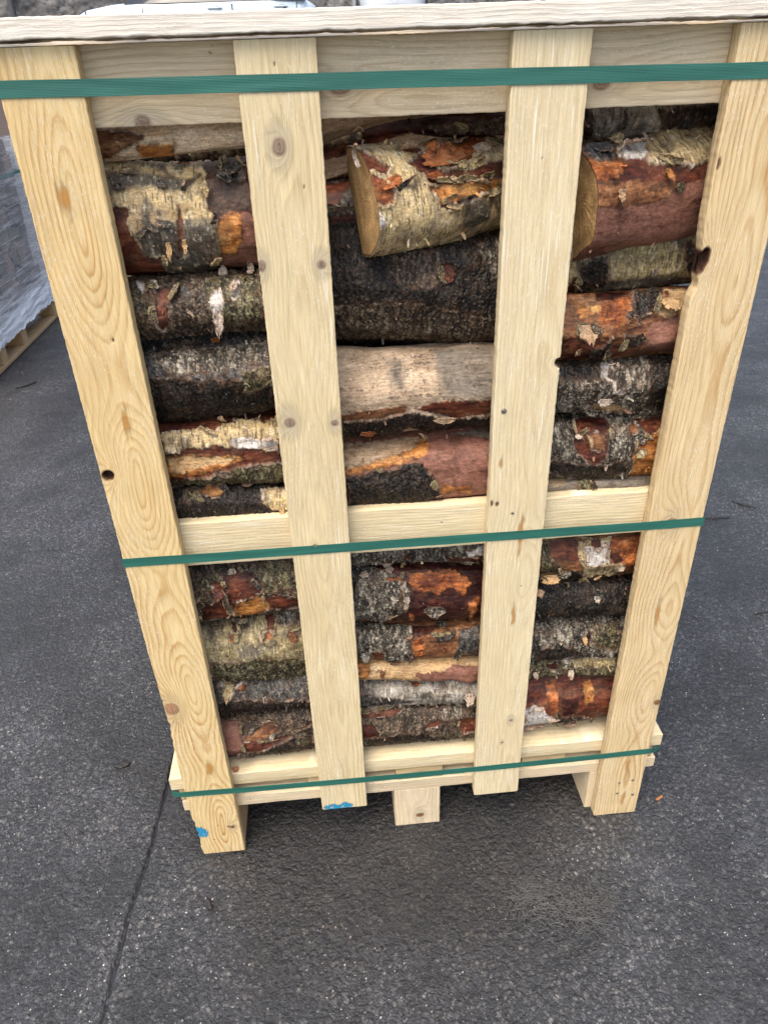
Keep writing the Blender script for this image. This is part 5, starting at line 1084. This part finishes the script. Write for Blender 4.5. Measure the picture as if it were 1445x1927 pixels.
M_GLASS = plain('tinted_glass', (.02, .025, .03), .06, 0, .02, 5, 0); M_TYRE = plain('tyre_rubber', (.02, .02, .02), .8); M_RIM = plain('alloy_rim', (.5, .5, .5), .3, .8)
M_LAMP = plain('headlight_lens', (.55, .60, .68), .08, .3, .15, 20, .2); M_SEAM = plain('black_rubber', (.02, .02, .022), .6)
def car(name, loc, rotz, paint, label):
    """a five-door hatchback, nose towards local -x; sides at local y = -.86 and .86"""
    t = empty(name, loc, label, 'car'); t.rotation_euler.z = rotz
    R = Matrix.Translation(Vector(loc)) @ Matrix.Rotation(rotz, 4, 'Z')
    def put(v): 
        v = np.asarray(v, float); return v @ np.array(R.to_3x3()).T + np.array(loc)
    def add(nm, v, q, mat, tri=None, par=t, smooth=True):
        o = np_mesh(nm, np.asarray(v), q, mat, None, None, smooth, tri); _fix_normals(o.data); o.parent = par; return o
    L = 3.90
    ls = np.linspace(0, L, 60)
    top = np.interp(ls, [0, .10, .30, .75, 1.10, 1.5, L - .5, L - .15, L], [.70, .86, .965, 1.03, 1.05, 1.03, 1.04, 1.03, .95])
    hw = np.interp(ls, [0, .12, .35, .9, 2.0, 3.2, 3.7, L], [.52, .70, .81, .855, .87, .86, .80, .66])
    rings = []
    for l, tp, w in zip(ls, top, hw):
        half = [(0, .24), (w * .90, .24), (w * .985, .42), (w, .62), (w * .995, min(.80, tp - .10)), (w * .975, min(.90, tp - .06)), (w * .95, tp - .025), (w * .80, tp - .004), (w * .4, tp + .008), (0, tp + .012)]
        full = half + [(-a, b) for a, b in half[-2:0:-1]]
        rings.append([(l, a, b) for a, b in full])
    V = np.array(rings).reshape(-1, 3); n = len(rings[0]); q = grid_quads(60, n, True)
    V = np.concatenate([V, [(0, 0, .5), (L, 0, .6)]]); j = np.arange(n); tri = np.concatenate([np.stack([np.full(n, len(V) - 2), (j + 1) % n, j], -1), np.stack([np.full(n, len(V) - 1), 59 * n + j, 59 * n + (j + 1) % n], -1)])
    add('body', V, q, paint, tri)
    cb = []
    for l, zt, w in ((.95, 1.04, .74), (1.25, 1.22, .70), (1.65, 1.42, .63), (2.2, 1.50, .60), (2.9, 1.47, .60), (3.4, 1.38, .60), (3.75, 1.05, .66)):
        cb.append([(l, -.82, 1.02), (l, -w, zt - .03), (l, -w * .85, zt), (l, w * .85, zt), (l, w, zt - .03), (l, .82, 1.02)])
    cb = np.array(cb); add('window_glass', cb.reshape(-1, 3), grid_quads(7, 6), M_GLASS)
    add('roof', np.concatenate([cb[2:6, 1:5].reshape(-1, 3) + (0, 0, .012), cb[2:6, 1:5].reshape(-1, 3) + (0, 0, .004)]), np.concatenate([grid_quads(4, 4), grid_quads(4, 4, base=16)]), paint)
    for s in (-1, 1):
        for l in (.78, 3.14):
            th = np.linspace(0, 2 * np.pi, 33)[:-1]
            def rev(prof): return np.array([[(l + r * math.cos(a), s * y, .315 + r * math.sin(a)) for a in th] for r, y in prof]).reshape(-1, 3), grid_quads(len(prof), 32, True)
            wv, wq = rev([(.20, .70), (.30, .70), (.315, .73), (.315, .85), (.30, .882), (.215, .882), (.205, .84)]); wh = add('wheel', wv, wq, M_TYRE)
            rv, rq = rev([(.21, .865), (.19, .875), (.13, .850), (.05, .868), (.004, .870)]); add('rim', rv, rq, M_RIM, par=wh)
        # doors: a slightly proud skin with a dark shut line round it and a pull handle
        for (a, b, h0) in ((1.215, 2.595, 2.36), (2.60, 3.60, 3.38)):
            ll = np.linspace(a + .006, b - .006, 12); zz = np.linspace(.30, .985, 10)
            def side(l, z, o):
                w = np.interp(l, ls, hw); tp = np.interp(l, ls, top)
                f = np.interp(z, [.24, .42, .62, .80, .90, 1.02], [.90, .985, 1, .995, .975, .95]); return s * (w * f + o)
            LL, ZZ = np.meshgrid(ll, zz, indexing='ij')
            d = add('door', np.stack([LL, side(LL, ZZ, .006), ZZ], -1).reshape(-1, 3), grid_quads(12, 10), paint)
            sm = MB()
            for P in ([(a, z) for z in zz], [(b, z) for z in zz], [(l, .295) for l in np.linspace(a, b, 8)]):
                P = np.array(P); v, q = tube_arrays(np.stack([P[:, 0], side(P[:, 0], P[:, 1], .004), P[:, 1]], -1), .007, 5); sm.add(v, q)
            add('shut_line', np.concatenate(sm.v), np.concatenate(sm.q), M_SEAM, par=d)
            hl = np.linspace(h0 - .14, h0 + .08, 9); w0 = side(h0, .93, .012)
            v, q = tube_arrays(np.stack([hl, s * (np.abs(w0) + .026 * np.sin(np.linspace(.15, 2.99, 9))), np.full(9, .935)], -1), np.array([.010, .014, .016, .017, .017, .017, .016, .014, .010]), 8); add('handle', v, q, paint, par=d)
            cu = np.array([[h0 - .03 + .10 * math.cos(x), float(side(h0, .93, .0085)), .93 + .030 * math.sin(x)] for x in th]); add('handle_cup', np.concatenate([cu, [cu.mean(0) + (0, -s * .004, 0)]]), [], M_SEAM, [[32, k, (k + 1) % 32] for k in range(32)], par=d)
        hb = []
        for k, l in enumerate(np.linspace(.02, .34, 9)):
            w = np.interp(l, ls, hw); tp = np.interp(l, ls, top); hb.append([(l - .008, s * w * f_, z_) for f_, z_ in ((.99, tp - .20 + .03 * k / 8), (1.012, tp - .13 + .03 * k / 8), (.985, tp - .045), (.93, tp - .018))])
        add('headlight', np.array(hb).reshape(-1, 3), grid_quads(9, 4), M_LAMP)
        add('headlight_trim', *tube_arrays([np.array(r[-1]) + (0, s * .004, .003) for r in hb] + [np.array(c_) + (.004, s * .004, 0) for c_ in hb[-1][::-1]], .006, 5), M_SEAM)
    return t
P_BLUE = plain('silver_blue_paint', (.60, .68, .72), .22, .25, .03, 3, 0); P_WHT = plain('white_paint', (.72, .75, .78), .22, 0, .03, 3, 0)
car('parked_car', (-3.36, 13.86, 1.325), 0.0, P_BLUE, 'pale silver blue car parked beyond the crate, nose to the left')
car('parked_car', (2.55, 20.5, 2.22), math.radians(90), P_WHT, 'white car seen end on farther up the yard, right of the pale blue one')
